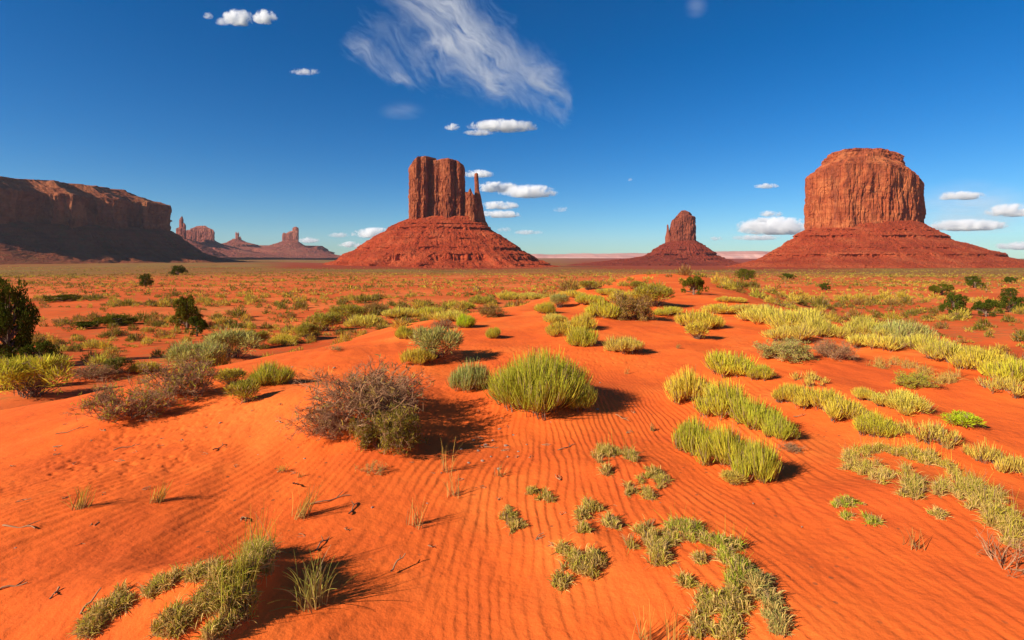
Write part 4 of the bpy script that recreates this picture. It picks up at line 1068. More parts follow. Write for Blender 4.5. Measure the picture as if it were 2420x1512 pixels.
def talus(name, parent, ctr, a, b, left, right, mat, zfun, k, seed=1, n=620, m=150, power=2.4, rough=1.0, front=1.0, um=1.0, ledges=(), shear=0.0):
    """skirt of debris: left/right = lists of (outward distance px, v)"""
    th = np.linspace(0, 2 * np.pi, n, endpoint=False)
    c, s = np.cos(th), np.sin(th)
    base = np.stack([a * np.sign(c) * np.abs(c) ** (2 / power), b * np.sign(s) * np.abs(s) ** (2 / power)], 1)
    nr = np.stack([c, s], 1)
    w = (1 + c) / 2
    w = w * w * (3 - 2 * w)
    La, Ra = np.array(left, float), np.array(right, float)
    vs = np.linspace(min(La[0, 1], Ra[0, 1]), max(La[-1, 1], Ra[-1, 1]), m)
    fr = 1 + (front - 1) * np.clip(-s, 0, 1)
    zt0 = float(zfun(vs[0]))
    rings = [np.column_stack([ctr + base * 0.35, np.full(n, zt0)])]
    cx, cyy = np.cos(th) * 3, np.sin(th) * 3
    marks = [(vl + 1.2 * fbm(cx, cyy, vl, 3, seed + 40), hl, np.clip(cov + 1.5 * fbm(cx * 1.6, cyy * 1.6, vl * 0.37, 3, seed + 41), 0, 1)) for vl, hl, cov in ledges]
    for v in vs:
        vv = np.full(n, v); band = np.zeros(n)
        for vl, hl, mk in marks:
            q = (v - vl) / hl
            tgt = np.where((q > 0) & (q <= 1), vl + 0.08 * (v - vl), np.where((q > 1) & (q < 3.2), vl + 0.08 * hl + (v - vl - hl) * (3.12 / 2.2), v))
            vv = vv + (tgt - v) * mk; band = np.maximum(band, np.where((q > 0) & (q <= 1), mk, 0))
        d = (np.interp(vv, La[:, 1], La[:, 0]) * (1 - w) + np.interp(vv, Ra[:, 1], Ra[:, 0]) * w) * k * fr
        z = np.full(n, float(zfun(v)))
        P = ctr + base + nr * d[:, None]
        x, y = P[:, 0], P[:, 1]
        g = 1 - np.abs(fbm(th * 9 + seed, d / (90 * um), 0, 3, seed + 2)) * 2.2
        amp = np.clip(d / (40 * um), 0, 1)
        gul = -5.0 * um * rough * amp * np.clip(g, 0, 1) ** 2 * (1 - band)
        rub = 2.3 * um * rough * fbm(x / (8 * um), y / (8 * um), z / (6 * um), 5, seed + 5, gain=0.66)
        cel = np.clip(fbm(x / (6 * um), y / (6 * um), z / (6 * um), 2, seed + 15) - 0.22, 0, 1) * 6.5 * um * rough
        fl = band * um * (10.0 * fbm(x / (9 * um), y / (9 * um), z / (80 * um), 3, seed + 7) - 5.0)
        P = P + nr * (gul * 0.6 + fl + 0.7 * rub + cel)[:, None]
        P[:, 0] += (P[:, 1] - ctr[1]) * shear
        rings.append(np.column_stack([P, z + gul * 0.3 + (rub * 0.5 + 0.5 * cel) * np.clip(amp + 0.3, 0, 1) * (1 - band)]))
    rings = rings[::-1]
    V, q = ring_mesh(rings)
    loc = np.array(parent.location)
    return link(name, mesh_data(name, V - loc, [q], mat, False), parent)

def zof(Y): return lambda v: E + (VH - np.asarray(v, float)) / F * Y

def foot_px(pts, u0, Y0):
    k = Y0 / F
    return [((u0 - UC + x) * (Y0 + y * k) / F, Y0 + y * k) for x, y in pts]

def topline(u0, Y0, pairs):
    us = [p[0] for p in pairs]; vs = [p[1] for p in pairs]
    k = Y0 / F
    return lambda x, y: E + (VH - np.interp(x / y * F + UC, us, vs)) * k

# --- west butte with the thumb
def west_butte():
    u0, Y0 = 1050, 1450; k = Y0 / F
    root = empty('butte', ((u0 - UC) * k, Y0, zof(Y0)(640)))
    tag(root, 'nearest butte in the centre, blocky tower with a slender spire at its right end', 'butte', 'sandstone buttes on the plain')
    foot = [(-84, 8), (-83, -18), (-76, -34), (-66, -40), (-58, -34), (-50, -38), (-44, -36), (-41, -28), (-38, -12), (-33, -9), (-29, -16), (-25, -24), (-20, -27), (-14, -26), (-10, -25), (-6, -29), (2, -36),
            (14, -36), (21, -30), (24, -20), (27, -16), (30, -24), (37, -25), (40, -14), (42, -10), (44, -12), (47, -6), (48, 4), (48, 20), (42, 36), (10, 42), (-40, 42), (-76, 32)]
    top = topline(u0, Y0, [(960, 404), (968, 398), (974, 388), (984, 379), (1004, 379), (1012, 385), (1030, 386), (1048, 383), (1076, 384), (1088, 387), (1095, 392), (1100, 402)])
    bot = topline(u0, Y0, [(960, 532), (1050, 540), (1110, 544)])
    cliff('tower', root, foot_px(foot, u0, Y0), bot, top, M_CLIFF_W, n=900, m=130, seed=4, flute=1.15, flare=0.02, smooth=0.35,
          cap=((0.03, 0.5), (0.05, 3.0), (0.10, 4.0), (0.3, 5), (0.98, 5.0)), unit_m=1.0, rim=lambda xy, zt, rise, ins: zt + rise)
    # pinnacles against its right side
    f2 = [(46, -6), (50, -22), (60, -30), (70, -28), (77, -20), (78, 4), (70, 18), (52, 18)]
    top2 = topline(u0, Y0, [(1094, 470), (1098, 455), (1103, 462), (1108, 452), (1112, 448), (1117, 460), (1122, 465), (1128, 470)])
    cliff('pinnacle', root, foot_px(f2, u0, Y0), bot, top2, M_CLIFF_W, n=240, m=80, seed=14, flute=1.2, flare=0.05, smooth=0.6, cap=((0.3, 2), (0.9, 4)), unit_m=0.8)
    # the spire
    zz = zof(Y0); n = 90; rings = []
    prof = [(533, 13.5, 93), (522, 13, 86.5), (505, 11.5, 84.5), (480, 9.5, 81.5), (460, 8.0, 79), (450, 6.2, 77.5), (430, 5.6, 76.5), (418, 5.4, 76), (411, 4.8, 76), (409.5, 2.2, 76), (409, 0.1, 76)]
    vs = np.concatenate([np.linspace(533, 412, 90), np.linspace(411, 409, 5)])
    th = np.linspace(0, 2 * np.pi, n, endpoint=False)
    for v in vs:
        pv = [p[0] for p in prof][::-1]
        r = np.interp(v, pv, [p[1] for p in prof][::-1]) * k * 0.84; cx = np.interp(v, pv, [p[2] for p in prof][::-1])
        z = float(zz(v))
        d = 1 + 0.20 * fbm(np.cos(th) * 1.6, np.sin(th) * 1.6, z / 55, 3, 44) + 0.10 * fbm(np.cos(th) * 5, np.sin(th) * 5, z / 12, 2, 45)
        rings.append(np.column_stack([(u0 - UC + cx) * k + r * d * np.cos(th), Y0 - 4 * k + 1.15 * r * d * np.sin(th), np.full(n, z)]))
    V, q = ring_mesh(rings)
    link('spire', mesh_data('spire', V - np.array(root.location), [q], M_CLIFF_W, False), root)
    left = [(-14, 512), (4, 518), (40, 533), (52, 542), (96, 569), (124, 589), (154, 601), (168, 613), (200, 623), (265, 638), (310, 650)]
    right = [(-14, 520), (6, 532), (22, 545), (48, 562), (88, 588), (108, 598), (150, 616), (190, 630), (250, 643), (290, 652)]
    talus('talus_slope', root, np.array([(u0 + 4 - UC) * k, Y0 + 4 * k]), 90 * k, 46 * k, left, right, M_TALUS, zof(Y0), k, seed=3, n=900, m=230, front=0.95, rough=0.78, shear=(u0 - UC) / F, ledges=((531, 2.0, .5), (540, 5.0, .9), (566, 3, .2), (586, 6.0, .5), (600, 14, .6), (622, 4, .5)))
west_butte()

def east_butte():
    u0, Y0 = 1612, 2600; k = Y0 / F
    root = empty('butte', ((u0 - UC) * k, Y0, zof(Y0)(630)))
    tag(root, 'small far butte right of centre with a thin thumb on its left side', 'butte', 'sandstone buttes on the plain')
    foot = [(-27, 4), (-26, -12), (-18, -20), (-4, -22), (10, -23), (22, -20), (31, -12), (33, 2), (30, 16), (14, 22), (-14, 21), (-25, 14)]
    top = topline(u0, Y0, [(1584, 532), (1588, 522), (1596, 515), (1606, 511), (1622, 510), (1640, 511), (1648, 517)])
    bot = topline(u0, Y0, [(1580, 577), (1612, 574), (1648, 574)])
    def rim(xy, zt, rise, ins): return zt + rise
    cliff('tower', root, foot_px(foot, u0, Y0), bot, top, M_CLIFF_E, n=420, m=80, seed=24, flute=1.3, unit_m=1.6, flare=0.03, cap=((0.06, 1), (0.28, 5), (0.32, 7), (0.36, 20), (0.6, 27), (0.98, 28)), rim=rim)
    zz = zof(Y0); n = 48; rings = []; th = np.linspace(0, 2 * np.pi, n, endpoint=False)
    for v in np.linspace(577, 530, 50):
        r = np.interp(v, [530, 532, 545, 552, 560, 577], [0.3, 1.7, 2.6, 4.2, 6.5, 9]) * k; cx = np.interp(v, [530, 560, 577], [-34.5, -33, -31])
        d = 1 + 0.18 * fbm(np.cos(th) * 1.5, np.sin(th) * 1.5, float(zz(v)) / 40, 3, 54)
        rings.append(np.column_stack([(u0 - UC + cx) * k + r * d * np.cos(th), Y0 + 1.6 * r * d * np.sin(th), np.full(n, float(zz(v)))]))
    V, q = ring_mesh(rings)
    link('spire', mesh_data('spire', V - np.array(root.location), [q], M_CLIFF_E, False), root)
    left = [(-8, 566), (3, 572), (20, 581), (36, 590), (38, 594), (60, 604), (90, 610), (160, 618), (260, 628), (330, 636)]
    right = [(-8, 564), (4, 571), (22, 582), (46, 596), (48, 600), (70, 611), (95, 620), (150, 630), (220, 636)]
    talus('talus_slope', root, np.array([(u0 + 1 - UC) * k, Y0 + 4]), 34 * k, 24 * k, left, right, M_TALUS_E, zof(Y0), k, seed=8, n=520, m=130, um=1.7, rough=0.8, front=0.9, shear=(u0 - UC) / F, ledges=((590, 2.5, .3), (600, 3.2, .5), (611, 2.5, .4)))
east_butte()

def broad_butte():
    u0, Y0 = 2043, 1500; k = Y0 / F
    root = empty('butte', ((u0 - UC) * k, Y0, zof(Y0)(635)))
    tag(root, 'massive broad butte at the right with layered ledges on its crown', 'butte', 'sandstone buttes on the plain')
    foot = [(-141, 20), (-141, -12), (-134, -36), (-110, -56), (-85, -70), (-60, -80), (-44, -86), (-30, -87), (-22, -83), (0, -84), (36, -85), (60, -82), (80, -74), (88, -66), (110, -58), (128, -40), (138, -14), (141, 15), (134, 50), (90, 84), (0, 92), (-90, 80), (-134, 50)]
    top = topline(u0, Y0, [(1895, 428), (1903, 424), (1930, 418), (1960, 408), (2000, 402), (2060, 402), (2110, 404), (2150, 410), (2174, 424), (2186, 446)])
    bot = topline(u0, Y0, [(1895, 572), (1960, 570), (2043, 565), (2120, 560), (2186, 556)])
    def rim(xy, zt, rise, ins): return zt * (1 - min(1, ins * 1.6)) + min(1, ins * 1.6) * float(zof(Y0)(409)) + rise
    cliff('tower', root, foot_px(foot, u0, Y0), bot, top, M_CLIFF, n=1000, m=150, seed=34, flute=0.85, unit_m=1.75, flare=0.004, smooth=0.8,
          cap=((0.05, 3 * k), (0.055, 6 * k), (0.16, 11 * k), (0.165, 15 * k), (0.31, 25 * k), (0.32, 36 * k), (0.43, 40 * k), (0.44, 48 * k), (0.6, 50 * k), (0.98, 51 * k)), rim=rim, ledge=1.4)
    left = [(-18, 540), (6, 548), (40, 570), (52, 582), (90, 602), (112, 614), (180, 630), (240, 640)]
    right = [(-18, 520), (3, 529), (20, 538), (66, 560), (78, 568), (120, 580), (156, 591), (190, 598), (200, 604), (240, 616), (300, 634), (330, 642)]
    talus('talus_slope', root, np.array([(u0 - UC) * k, Y0 + 6]), 141 * k, 90 * k, left, right, M_TALUS_R, zof(Y0), k, seed=13, n=900, m=200, front=0.88, rough=0.85, shear=(u0 - UC) / F, ledges=((547, 2.5, .3), (560, 5, .8), (588, 3, .2), (602, 4.5, .7)))
broad_butte()

def long_mesa():
    root = empty('mesa', (-1700, 1800, -15))
    tag(root, 'long dark flat-topped mesa in shade at the left edge', 'mesa', None)
    foot = [(-2150, 560), (-1850, 980), (-1780, 990), (-1760, 1060), (-1665, 1270), (-1590, 1280), (-1572, 1340), (-1548, 1440), (-1470, 1450), (-1462, 1500), (-1470, 1580), (-1458, 1605), (-1388, 1615), (-1392, 1660), (-1412, 1715), (-1340, 1728), (-1338, 1790), (-1362, 1840), (-1312, 1852),
            (-1316, 1985), (-1410, 2100), (-1800, 2420), (-2300, 2600), (-3000, 2300), (-3200, 1200), (-2700, 500)]
    def rimf(x, y): return E + 200 + 0 * x
    def botf(x, y): return E + 62 + 0 * x
    def taper(y): return 0.55 + 0.45 * (1 - sstep(1780, 2000, y))
    def rim(xy, zt, rise, ins): return zt + rise * taper(xy[:, 1])
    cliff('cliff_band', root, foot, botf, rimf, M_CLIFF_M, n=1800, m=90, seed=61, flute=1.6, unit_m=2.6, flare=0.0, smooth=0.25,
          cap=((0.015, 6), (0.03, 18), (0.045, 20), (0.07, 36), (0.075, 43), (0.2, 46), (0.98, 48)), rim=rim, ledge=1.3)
    C, per = resample(foot, 1400, 2.2); N = normals2(C); n = len(C)
    arc = np.arange(n) / n * per
    rings = []
    prof = [(-40, 110), (0, 102), (35, 84), (45, 72), (110, 30), (120, 22), (200, -2), (330, -22), (420, -30)]
    pd = np.array([p[0] for p in prof], float); pz = np.array([p[1] for p in prof], float)
    for d in np.concatenate([np.linspace(-40, 240, 110), np.linspace(250, 420, 14)])[::-1]:
        z = E + np.interp(d, pd, pz)
        g = 1 - np.abs(fbm(arc / 110, 0 * arc + d / 400, 0, 3, 64)) * 2.0
        out = 10 + d * (1 + 0.22 * fbm(arc / 160, 0 * arc, 0, 2, 66)) - 22 * np.clip(g, 0, 1) ** 2 * np.clip(d / 80, 0, 1)
        P = C + N * out[:, None]
        rub = 4.5 * fbm(P[:, 0] / 16, P[:, 1] / 16, z / 16, 4, 68, gain=0.6)
        rings.append(np.column_stack([P, z + rub - 8 * np.clip(g, 0, 1) ** 2 * np.clip(d / 80, 0, 1)]))
    V, q = ring_mesh(rings)
    link('talus_slope', mesh_data('talus_slope', V - np.array(root.location), [q], M_TALUS_M, False), root)
long_mesa()

def far_mesa(label, u0, Y0, foot, top, vb, left, right, a, b, seed, cap=((0.3, 6), (0.98, 14)), name='butte', um=3.0, mat=M_CLIFF_F, tmat=M_TALUS_F, cu=0, extra=()):
    k = Y0 / F
    root = empty(name, ((u0 - UC) * k, Y0, zof(Y0)(606)))
    tag(root, label, name, 'small far rock towers beyond the long mesa')
    bot = topline(u0, Y0, [(u0 - 100, vb), (u0 + 100, vb)])
    cliff('tower', root, foot_px(foot, u0, Y0), bot, topline(u0, Y0, top), mat, n=300, m=50, seed=seed, flute=0.6, unit_m=um, flare=0.01, cap=cap)
    for f2, t2 in extra:
        cliff('pinnacle', root, foot_px(f2, u0, Y0), bot, topline(u0, Y0, t2), mat, n=120, m=44, seed=seed + 5, flute=0.35, unit_m=um * 0.6, flare=0.03, cap=((0.5, 4), (0.95, 10)))
    if left: talus('talus_slope', root, np.array([(u0 + cu - UC) * k, Y0]), a * k, b * k, left, right, tmat, zof(Y0), k, seed=seed + 1, n=320, m=70, um=um, rough=0.7)

def box(x0, x1, y0, y1): return [(x0, y0), ((x0 + x1) / 2, y0 - 2), (x1, y0), (x1 + 1, (y0 + y1) / 2), (x1, y1), ((x0 + x1) / 2, y1 + 2), (x0, y1), (x0 - 1, (y0 + y1) / 2)]
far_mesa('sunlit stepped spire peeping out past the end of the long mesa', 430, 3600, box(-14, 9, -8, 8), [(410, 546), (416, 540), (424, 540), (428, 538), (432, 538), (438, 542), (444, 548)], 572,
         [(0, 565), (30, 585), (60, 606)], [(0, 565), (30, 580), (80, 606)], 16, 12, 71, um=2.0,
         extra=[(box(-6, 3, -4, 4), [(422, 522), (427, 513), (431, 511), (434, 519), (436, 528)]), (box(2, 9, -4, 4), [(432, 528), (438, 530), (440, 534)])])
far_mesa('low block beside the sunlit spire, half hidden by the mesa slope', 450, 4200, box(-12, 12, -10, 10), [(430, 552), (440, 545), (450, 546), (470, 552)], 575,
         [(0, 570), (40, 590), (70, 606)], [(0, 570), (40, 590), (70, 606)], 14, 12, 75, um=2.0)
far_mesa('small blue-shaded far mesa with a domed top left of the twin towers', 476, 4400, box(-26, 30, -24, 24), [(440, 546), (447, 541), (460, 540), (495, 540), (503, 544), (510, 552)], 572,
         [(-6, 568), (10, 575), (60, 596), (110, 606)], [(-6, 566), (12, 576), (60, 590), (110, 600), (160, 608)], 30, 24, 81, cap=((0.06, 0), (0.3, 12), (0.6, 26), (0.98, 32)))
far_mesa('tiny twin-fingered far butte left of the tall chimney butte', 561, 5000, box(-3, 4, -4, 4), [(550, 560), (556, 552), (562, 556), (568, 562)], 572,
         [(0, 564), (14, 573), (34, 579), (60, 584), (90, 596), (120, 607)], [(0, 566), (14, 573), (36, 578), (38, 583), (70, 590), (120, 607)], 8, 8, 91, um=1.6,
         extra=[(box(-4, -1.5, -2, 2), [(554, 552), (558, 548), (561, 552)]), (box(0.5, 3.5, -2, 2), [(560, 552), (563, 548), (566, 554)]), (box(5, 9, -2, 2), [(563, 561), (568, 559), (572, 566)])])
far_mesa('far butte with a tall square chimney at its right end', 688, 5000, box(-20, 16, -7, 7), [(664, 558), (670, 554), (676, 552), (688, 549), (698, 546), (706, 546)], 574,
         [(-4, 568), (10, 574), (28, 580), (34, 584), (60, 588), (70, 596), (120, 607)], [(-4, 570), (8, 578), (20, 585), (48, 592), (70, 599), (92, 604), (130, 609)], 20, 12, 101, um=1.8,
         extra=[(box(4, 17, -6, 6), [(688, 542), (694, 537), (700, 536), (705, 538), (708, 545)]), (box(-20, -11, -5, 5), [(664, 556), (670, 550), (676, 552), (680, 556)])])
def low_bench():
    Y0 = 5200; k = Y0 / F; u0 = 630
    root = empty('mesa', ((u0 - UC) * k, Y0, zof(Y0)(606)))
    tag(root, 'long low red bench under the twin-fingered and chimney buttes', 'mesa', 'small far rock towers beyond the long mesa')
    th = np.linspace(0, 2 * np.pi, 500, endpoint=False); rings = []
    for d, v in [(x, y) for x, y in zip(np.interp(np.linspace(0, 1, 50), [0, .1, .3, .35, .6, .65, .9, 1], [0, 2, 10, 11, 24, 25, 40, 75]), np.interp(np.linspace(0, 1, 50), [0, .1, .3, .35, .6, .65, .9, 1], [582, 584, 588, 592, 596, 601, 606, 622]))][::-1]:
        wob = 1 + 0.10 * fbm(np.cos(th) * 5, np.sin(th) * 5, 0, 3, 112) + 0.05 * fbm(np.cos(th) * 16, np.sin(th) * 16, v / 3, 2, 113)
        rings.append(np.column_stack([(u0 - UC) * k + (118 + d) * k * np.cos(th) * wob, Y0 + 120 + (60 + d) * k * np.sin(th) * wob, np.full(500, float(zof(Y0)(v)))]))
    rings.append(np.column_stack([(u0 - UC) * k + 10 * k * np.cos(th), Y0 + 120 + 5 * k * np.sin(th), np.full(500, float(zof(Y0)(581)))]))
    V, q = ring_mesh(rings)
    link('bench_slope', mesh_data('bench_slope', V - np.array(root.location), [q], M_TALUS_F, False), root)
    rim = []
    for z, dd in ((583.0, 4), (581.0, 3.5), (580.2, 2), (580.0, -60)):
        rim.append(np.column_stack([(u0 - UC) * k + (118 + dd) * k * np.cos(th), Y0 + 120 + (60 + min(dd, 0) * 0.8) * k * np.sin(th), np.full(500, float(zof(Y0)(z)))]))
    V, q = ring_mesh(rim)
    link('caprock', mesh_data('caprock', V - np.array(root.location), [q], M_CLIFF_F, False), root)
low_bench()

# far pink hills on the horizon
def hills():
    parts = []; o = 0
    m, nt = new_mat('pink_hills'); b = NB(nt)
    pos = b.n('ShaderNodeNewGeometry').outputs['Position']
    st = b.noise(b.mapping(pos, (0.0006, 0.0006, 0.03)), 1.0, 5, 0.6)
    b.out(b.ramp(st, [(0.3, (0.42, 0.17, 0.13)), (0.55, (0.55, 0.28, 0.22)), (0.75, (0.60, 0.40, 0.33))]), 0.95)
    Vs, Qs = [], []
    for (ua, ub, Y0, vt, seed) in ((730, 900, 9800, 604.5, 1), (1150, 1560, 9600, 602.0, 2), (1560, 2000, 8200, 595.0, 3), (1250, 1640, 10300, 600.5, 5)):
        k = Y0 / F; n, mm = 260, 16
        u = np.linspace(ua, ub, n)
        env = sstep(0, 0.3, (u - ua) / (ub - ua)) * (1 - sstep(0.75, 1, (u - ua) / (ub - ua)))
        ht = (608 - vt + 2.2 * fbm(u / 60, 0 * u, 0, 4, seed) + 3) * env * k + 24 * env
        zb = -30 + E
        for j in range(mm):
            s = j / (mm - 1)
            zz = zb + ht * np.sin(min(s * 1.35, 1) * np.pi / 2) * (1 if s < 0.8 else 1 - (s - 0.8) * 0.6)
            Vs.append(np.column_stack([(u - UC) * k, np.full(n, Y0 - 250 + 700 * s) + 60 * fbm(u / 25, 0 * u + s * 3, 0, 3, seed + 4), zz + 3 * fbm(u / 9, 0 * u + s * 8, 0, 3, seed + 6) * env]))
        idx = o + np.arange(n * mm).reshape(mm, n)
        Qs.append(np.stack([idx[:-1, :-1], idx[:-1, 1:], idx[1:, 1:], idx[1:, :-1]], -1).reshape(-1, 4)); o += n * mm
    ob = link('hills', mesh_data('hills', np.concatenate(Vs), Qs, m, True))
    tag(ob, 'low pink hills along the far horizon', None, None, 'structure')
hills()

# ------------------------------------------------------------------ clouds (real volumes high above and beyond the land)
def blob_mesh(seed, flat=True):
    th = np.linspace(0, np.pi, 18); ph = np.linspace(0, 2 * np.pi, 37)[:-1]
    T, P = np.meshgrid(th, ph, indexing='ij')
    V = np.stack([np.sin(T) * np.cos(P), np.sin(T) * np.sin(P), np.cos(T)], -1).reshape(-1, 3)
    rr = 1 + 0.12 * fbm(V[:, 0] * 2 + seed, V[:, 1] * 2, V[:, 2] * 2, 2, seed)
    rr = np.where(np.abs(V[:, 2]) > 0.999, 1.0, rr)
    V = V * rr[:, None]
    if flat: V[:, 2] = np.where(V[:, 2] < 0, V[:, 2] * 0.6, V[:, 2])
    idx = np.arange(len(V)).reshape(18, 36)
    q = np.stack([idx[:-1], idx[1:], np.roll(idx[1:], -1, 1), np.roll(idx[:-1], -1, 1)], -1).reshape(-1, 4)
    return V, q

def vol_out(b, dens, aniso=0.0, col=(1, 0.985, 0.965)):
    s = b.n('ShaderNodeVolumeScatter'); s.inputs['Color'].default_value = (*col, 1); s.inputs['Anisotropy'].default_value = aniso
    b.l(dens, s.inputs['Density'])
    o = b.n('ShaderNodeOutputMaterial'); b.l(s.outputs[0], o.inputs['Volume'])

def mat_cumulus(name, peak, nscale, cover):
    m, nt = new_mat(name); b = NB(nt)
    tc = b.n('ShaderNodeTexCoord').outputs['Object']; pos = b.n('ShaderNodeNewGeometry').outputs['Position']
    vl = b.n('ShaderNodeVectorMath', operation='LENGTH'); b.l(tc, vl.inputs[0])
    fall = b.math('SUBTRACT', 1.0, b.math('POWER', vl.outputs['Value'], 2.0))
    nz = b.noise(pos, nscale, 9, 0.74, 0.7)
    fall = b.math('MAXIMUM', fall, 0.0)
    sq = b.math('POWER', fall, 0.4)
    d = b.math('ADD', b.math('MULTIPLY', fall, 1.3), b.math('MULTIPLY', b.math('MULTIPLY', b.math('SUBTRACT', nz, 0.515), 10.0), sq))
    d = b.math('MULTIPLY', b.math('SUBTRACT', d, cover), 1.0, clamp=True)
    vol_out(b, b.math('MULTIPLY', d, peak))
    return m
M_CU = mat_cumulus('cumulus', 0.010, 0.0030, 0.3)
M_CUS = mat_cumulus('cumulus_thin', 0.0045, 0.0032, 0.3)
def mat_veil(name, peak):
    m, nt = new_mat(name); b = NB(nt)
    tc = b.n('ShaderNodeTexCoord').outputs['Object']; pos = b.n('ShaderNodeNewGeometry').outputs['Position']
    vl = b.n('ShaderNodeVectorMath', operation='DOT_PRODUCT'); b.l(tc, vl.inputs[0]); b.l(tc, vl.inputs[1])
    fall = b.math('SUBTRACT', b.math('EXPONENT', b.math('MULTIPLY', vl.outputs['Value'], -3.2)), 0.06)
    nz = b.noise(b.mapping(pos, (0.0004, 0.0004, 0.0016)), 1.0, 6, 0.6, 0.8)
    d = b.math('MULTIPLY', fall, b.math('MULTIPLY', b.math('SUBTRACT', nz, 0.25), 2.0), clamp=True)
    vol_out(b, b.math('MULTIPLY', d, peak))
    return m
M_VEIL = mat_veil('cloud_veil', 0.00055)

CL = [
 (563, 45, 56, 34, 'c', 'largest of the high puffs at the upper left'), (527, 52, 26, 16, 's', 'thin scrap left of the largest high puff'), (492, 38, 18, 14, 's', 'outermost thin scrap left of the high puffs'),
 (626, 43, 44, 30, 'c', 'high puff right of the largest one at the upper left'), (722, 170, 56, 12, 's', 'small thin wisp alone below the high puffs'),
 (1072, 301, 34, 15, 'c', 'small puff left of the long cloud above the centre butte'), (1190, 299, 130, 24, 'c', 'long ragged cloud high above the centre butte'), (1132, 314, 56, 12, 'c', 'low tail of the long ragged cloud'),
 (1130, 412, 58, 17, 'c', 'small cloud behind the tip of the spire'), (1178, 444, 84, 24, 'c', 'cloud just right of the spire'), (1250, 455, 108, 28, 'c', 'widest cloud right of the spire'),
 (1178, 487, 78, 18, 'c', 'upper of two flat clouds beside the tower base'), (1182, 507, 78, 16, 'c', 'lower of two flat clouds beside the tower base'), (884, 553, 78, 24, 'c', 'low cloud resting on the left talus slope of the centre butte'),
 (828, 579, 44, 13, 'c', 'lowest cloud left of the centre butte'), (800, 556, 44, 10, 's', 'faint flat cloud left of the low resting one'), (728, 568, 46, 13, 'c', 'low cloud behind the chimney butte'),
 (1250, 549, 54, 10, 's', 'faint flat cloud low right of the centre butte'), (1326, 495, 30, 12, 's', 'tiny puff in the gap between centre and small buttes'),
 (1192, 543, 28, 10, 's', 'tiny low puff by the right talus of the centre butte'),
 (1811, 440, 46, 11, 'c', 'small flat cloud alone left of the broad butte'), (1820, 506, 46, 13, 'c', 'small cloud above the wide one by the broad butte'), (1798, 520, 34, 12, 'c', 'little puff on top of the wide cloud'),
 (1832, 538, 150, 38, 'c', 'wide cloud running behind the left wall of the broad butte'), (1692, 564, 26, 9, 's', 'tiny low puff right of the small butte'), (1790, 562, 90, 12, 's', 'faint flat layer under the wide cloud'),
 (2268, 464, 96, 18, 'c', 'lens cloud right of the broad butte'), (2392, 500, 96, 28, 'c', 'cloud cut by the right frame edge'), (2286, 534, 138, 26, 'c', 'wide low cloud right of the broad butte'), (2405, 582, 80, 18, 'c', 'lowest cloud at the right frame edge'),
 (1488, 425, 10, 6, 's', 'speck of cloud high between the buttes'), (1645, 18, 44, 46, 'v', 'slanting thin wisp at the top right of the sky'), (950, 264, 84, 38, 'v', 'soft pale patch under the streaming cirrus'),
 (2300, 500, 250, 110, 'v', 'broad pale veil behind the clouds at the right'),
]
for i, (u, v, w, h, ty, lb) in enumerate(CL):
    Y0 = 21000 + (i % 5) * 900 if w < 200 else 31000
    if (u, v) in ((2286, 534), (2405, 582), (2268, 464), (1250, 549)): Y0 = 17000 + 2500 * (u == 2286)
    k = Y0 / F
    V, q = blob_mesh(i)
    o = link('cumulus_cloud' if ty != 'v' else 'cloud_wisp', mesh_data('cloud', V, [q], {'c': M_CU, 's': M_CUS, 'v': M_VEIL}[ty], True), None, ((u - UC) * k, Y0, E + (VH - v) * k))
    gain = {'c': 0.72, 's': 0.75, 'v': 0.8}[ty]
    o.scale = (w * k * gain, max(w * 0.5, h) * k * gain * 0.8, h * k * gain * 1.05)
    tag(o, lb, 'cloud', 'clouds over the valley')

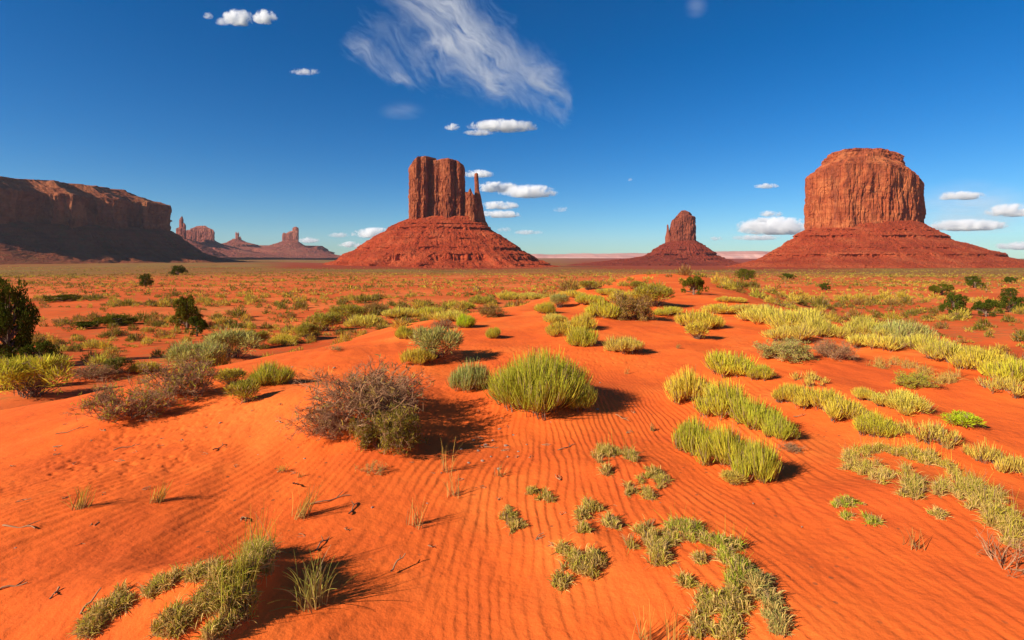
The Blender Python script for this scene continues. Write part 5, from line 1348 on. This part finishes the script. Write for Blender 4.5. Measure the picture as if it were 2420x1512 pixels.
def cirrus():
    Y0 = 20000; k = Y0 / F
    out = [(840, -80), (1160, -80), (1300, 0), (1330, 100), (1390, 140), (1400, 220), (1375, 320), (1310, 320), (1250, 260), (1180, 270), (1080, 255), (1010, 255), (940, 235), (860, 205), (780, 160), (790, 95), (840, 50)]
    cu, cv = 1080, 110
    n = len(out)
    def pt(u, v, y): return ((u - cu) * k, y, (cv - v) * k)
    C, _ = resample(out, 120, 2)
    rings = []
    for y, s in ((-520, 0.0002), (-500, 0.6), (-350, 0.9), (0, 1.0), (350, 0.9), (500, 0.6), (520, 0.0002)):
        c0 = C.mean(0)
        Q = c0 + (C - c0) * s
        rings.append(np.column_stack([(Q[:, 0] - cu) * k, np.full(len(Q), y), (cv - Q[:, 1]) * k]))
    V, q = ring_mesh(rings)
    m, nt = new_mat('cirrus'); b = NB(nt)
    tc = b.n('ShaderNodeTexCoord').outputs['Object']
    warp = b.n('ShaderNodeTexNoise'); warp.inputs['Scale'].default_value = 0.0006; warp.inputs['Detail'].default_value = 4; b.l(tc, warp.inputs['Vector'])
    wv = b.n('ShaderNodeVectorMath', operation='SUBTRACT'); b.l(warp.outputs['Color'], wv.inputs[0]); wv.inputs[1].default_value = (0.5, 0.5, 0.5)
    ws = b.n('ShaderNodeVectorMath', operation='SCALE'); b.l(wv.outputs[0], ws.inputs[0]); ws.inputs['Scale'].default_value = 1500
    wa = b.n('ShaderNodeVectorMath', operation='ADD'); b.l(tc, wa.inputs[0]); b.l(ws.outputs[0], wa.inputs[1])
    p = wa.outputs[0]
    # soft strokes: centre (u, v), half length, half width, tilt (deg, falling to the right), weight
    strokes = [(1010, 30, 150, 80, 30, .62), (1085, 40, 120, 24, 50, 1.0), (1120, 110, 160, 45, 40, .75), (1180, 165, 110, 42, 30, .6), (1165, 185, 50, 14, 65, .7), (1270, 165, 60, 28, 35, .75),
               (1300, 210, 70, 26, 60, .75), (1325, 262, 40, 14, 65, .5), (900, 150, 90, 24, 30, .5), (935, 175, 50, 16, 22, .5), (1060, 150, 150, 60, 30, .30), (860, 110, 60, 40, -40, .25), (1200, 70, 90, 35, 45, .3)]
    tot = None
    for (u, v, L, W, a, wt) in strokes:
        mp = b.n('ShaderNodeMapping', vector_type='TEXTURE')
        mp.inputs['Location'].default_value = ((u - cu) * k, 0, (cv - v) * k)
        mp.inputs['Rotation'].default_value = (0, R(a), 0)
        mp.inputs['Scale'].default_value = (L * 1.1 * k, 1e6, W * 1.4 * k)
        b.l(p, mp.inputs['Vector'])
        dt = b.n('ShaderNodeVectorMath', operation='DOT_PRODUCT'); b.l(mp.outputs[0], dt.inputs[0]); b.l(mp.outputs[0], dt.inputs[1])
        g = b.math('MULTIPLY', b.math('EXPONENT', b.math('MULTIPLY', dt.outputs['Value'], -1.6)), wt)
        tot = g if tot is None else b.math('ADD', tot, g)
    rot = b.mapping(p, (1, 1, 1), (0, 0, 0), (0, R(-40), 0))
    st = b.noise(b.mapping(rot, (0.00042, 0.0003, 0.0026)), 1.0, 9, 0.66, 1.2)
    st2 = b.noise(b.mapping(rot, (0.0016, 0.001, 0.0062)), 1.0, 8, 0.7, 0.6)
    f = b.math('MULTIPLY', b.math('MULTIPLY', b.ramp(st, [(0.36, (0.03, 0.03, 0.03)), (0.70, (1, 1, 1))]), b.ramp(st2, [(0.30, (0.25, 0.25, 0.25)), (0.65, (1.0, 1.0, 1.0))])), tot)
    vol_out(b, b.math('MULTIPLY', b.math('MAXIMUM', b.math('SUBTRACT', f, 0.045), 0.0), 0.0021), 0.3)
    o = link('cirrus_cloud', mesh_data('cirrus', V, [q], m, True), None, ((cu - UC) * k, Y0, E + (VH - cv) * k))
    tag(o, 'great streaming cirrus cloud falling to the right across the top of the sky', 'cloud', 'clouds over the valley')
cirrus()

# ------------------------------------------------------------------ air
def haze():
    V = np.array([[x, y, z] for z in (-64, 420) for y in (-11500, 11500) for x in (-11500, 11500)], float)
    q = [[0, 2, 3, 1], [4, 5, 7, 6], [0, 1, 5, 4], [2, 6, 7, 3], [0, 4, 6, 2], [1, 3, 7, 5]]
    m, nt = new_mat('haze_air'); b = NB(nt)
    pv = b.n('ShaderNodeVolumePrincipled')
    pv.inputs['Color'].default_value = (0.75, 0.82, 0.95, 1); pv.inputs['Density'].default_value = HAZE; pv.inputs['Anisotropy'].default_value = 0.2
    o = b.n('ShaderNodeOutputMaterial'); b.l(pv.outputs[0], o.inputs['Volume'])
    ob = link('haze', mesh_data('haze', V, [np.array(q)], m, False)); tag(ob, 'thin pale air over the valley', None, None, 'stuff')
HAZE = 2.0e-5
haze()

# ------------------------------------------------------------------ light, sky, camera
SUN_EL, SUN_TRAVEL = 28.0, 33.0          # light travels to +x, turned this far towards +y
sd = bpy.data.lights.new('sun', 'SUN'); sd.energy = 4.6; sd.angle = R(0.53); sd.color = (1.0, 0.90, 0.76)
so = bpy.data.objects.new('sun', sd); COL.objects.link(so)
dirv = Vector((math.cos(R(SUN_EL)) * math.cos(R(SUN_TRAVEL)), math.cos(R(SUN_EL)) * math.sin(R(SUN_TRAVEL)), -math.sin(R(SUN_EL))))
so.rotation_euler = dirv.to_track_quat('-Z', 'Y').to_euler()
so.location = (-60, -20, 60)

w = bpy.data.worlds.new('World'); SC.world = w; w.use_nodes = True
nt = w.node_tree; nt.nodes.clear(); b = NB(nt)
sky = b.n('ShaderNodeTexSky', sky_type='NISHITA'); sky.sun_disc = False
sky.sun_elevation = R(SUN_EL); sky.sun_rotation = math.atan2(-dirv.x, -dirv.y)
sky.altitude = 1600; sky.air_density = 1.0; sky.dust_density = 0.6; sky.ozone_density = 3.0
hs = b.n('ShaderNodeHueSaturation'); hs.inputs['Saturation'].default_value = 1.42; b.l(sky.outputs[0], hs.inputs['Color'])
tn = b.mix(1.0, hs.outputs[0], (0.72, 1.0, 1.14), 'MULTIPLY')
bg = b.n('ShaderNodeBackground'); bg.inputs['Strength'].default_value = 0.056; b.l(tn, bg.inputs['Color'])
wo = b.n('ShaderNodeOutputWorld'); b.l(bg.outputs[0], wo.inputs[0])

cd = bpy.data.cameras.new('camera'); cam = bpy.data.objects.new('camera', cd); COL.objects.link(cam)
cam.location = (0, 0, E); cam.rotation_euler = (R(90), 0, 0)
cd.sensor_width = 36; cd.lens = 18.0; cd.shift_y = -(756 - VH) / 2420.0
cd.clip_start = 0.05; cd.clip_end = 200000
SC.camera = cam

SC.view_settings.view_transform = 'Standard'; SC.view_settings.look = 'None'
SC.view_settings.exposure = 0.80; SC.view_settings.gamma = 1.0
SC.render.engine = 'CYCLES'
cy = SC.cycles
cy.max_bounces = 20; cy.diffuse_bounces = 3; cy.volume_bounces = 18; cy.transparent_max_bounces = 16
cy.use_denoising = True
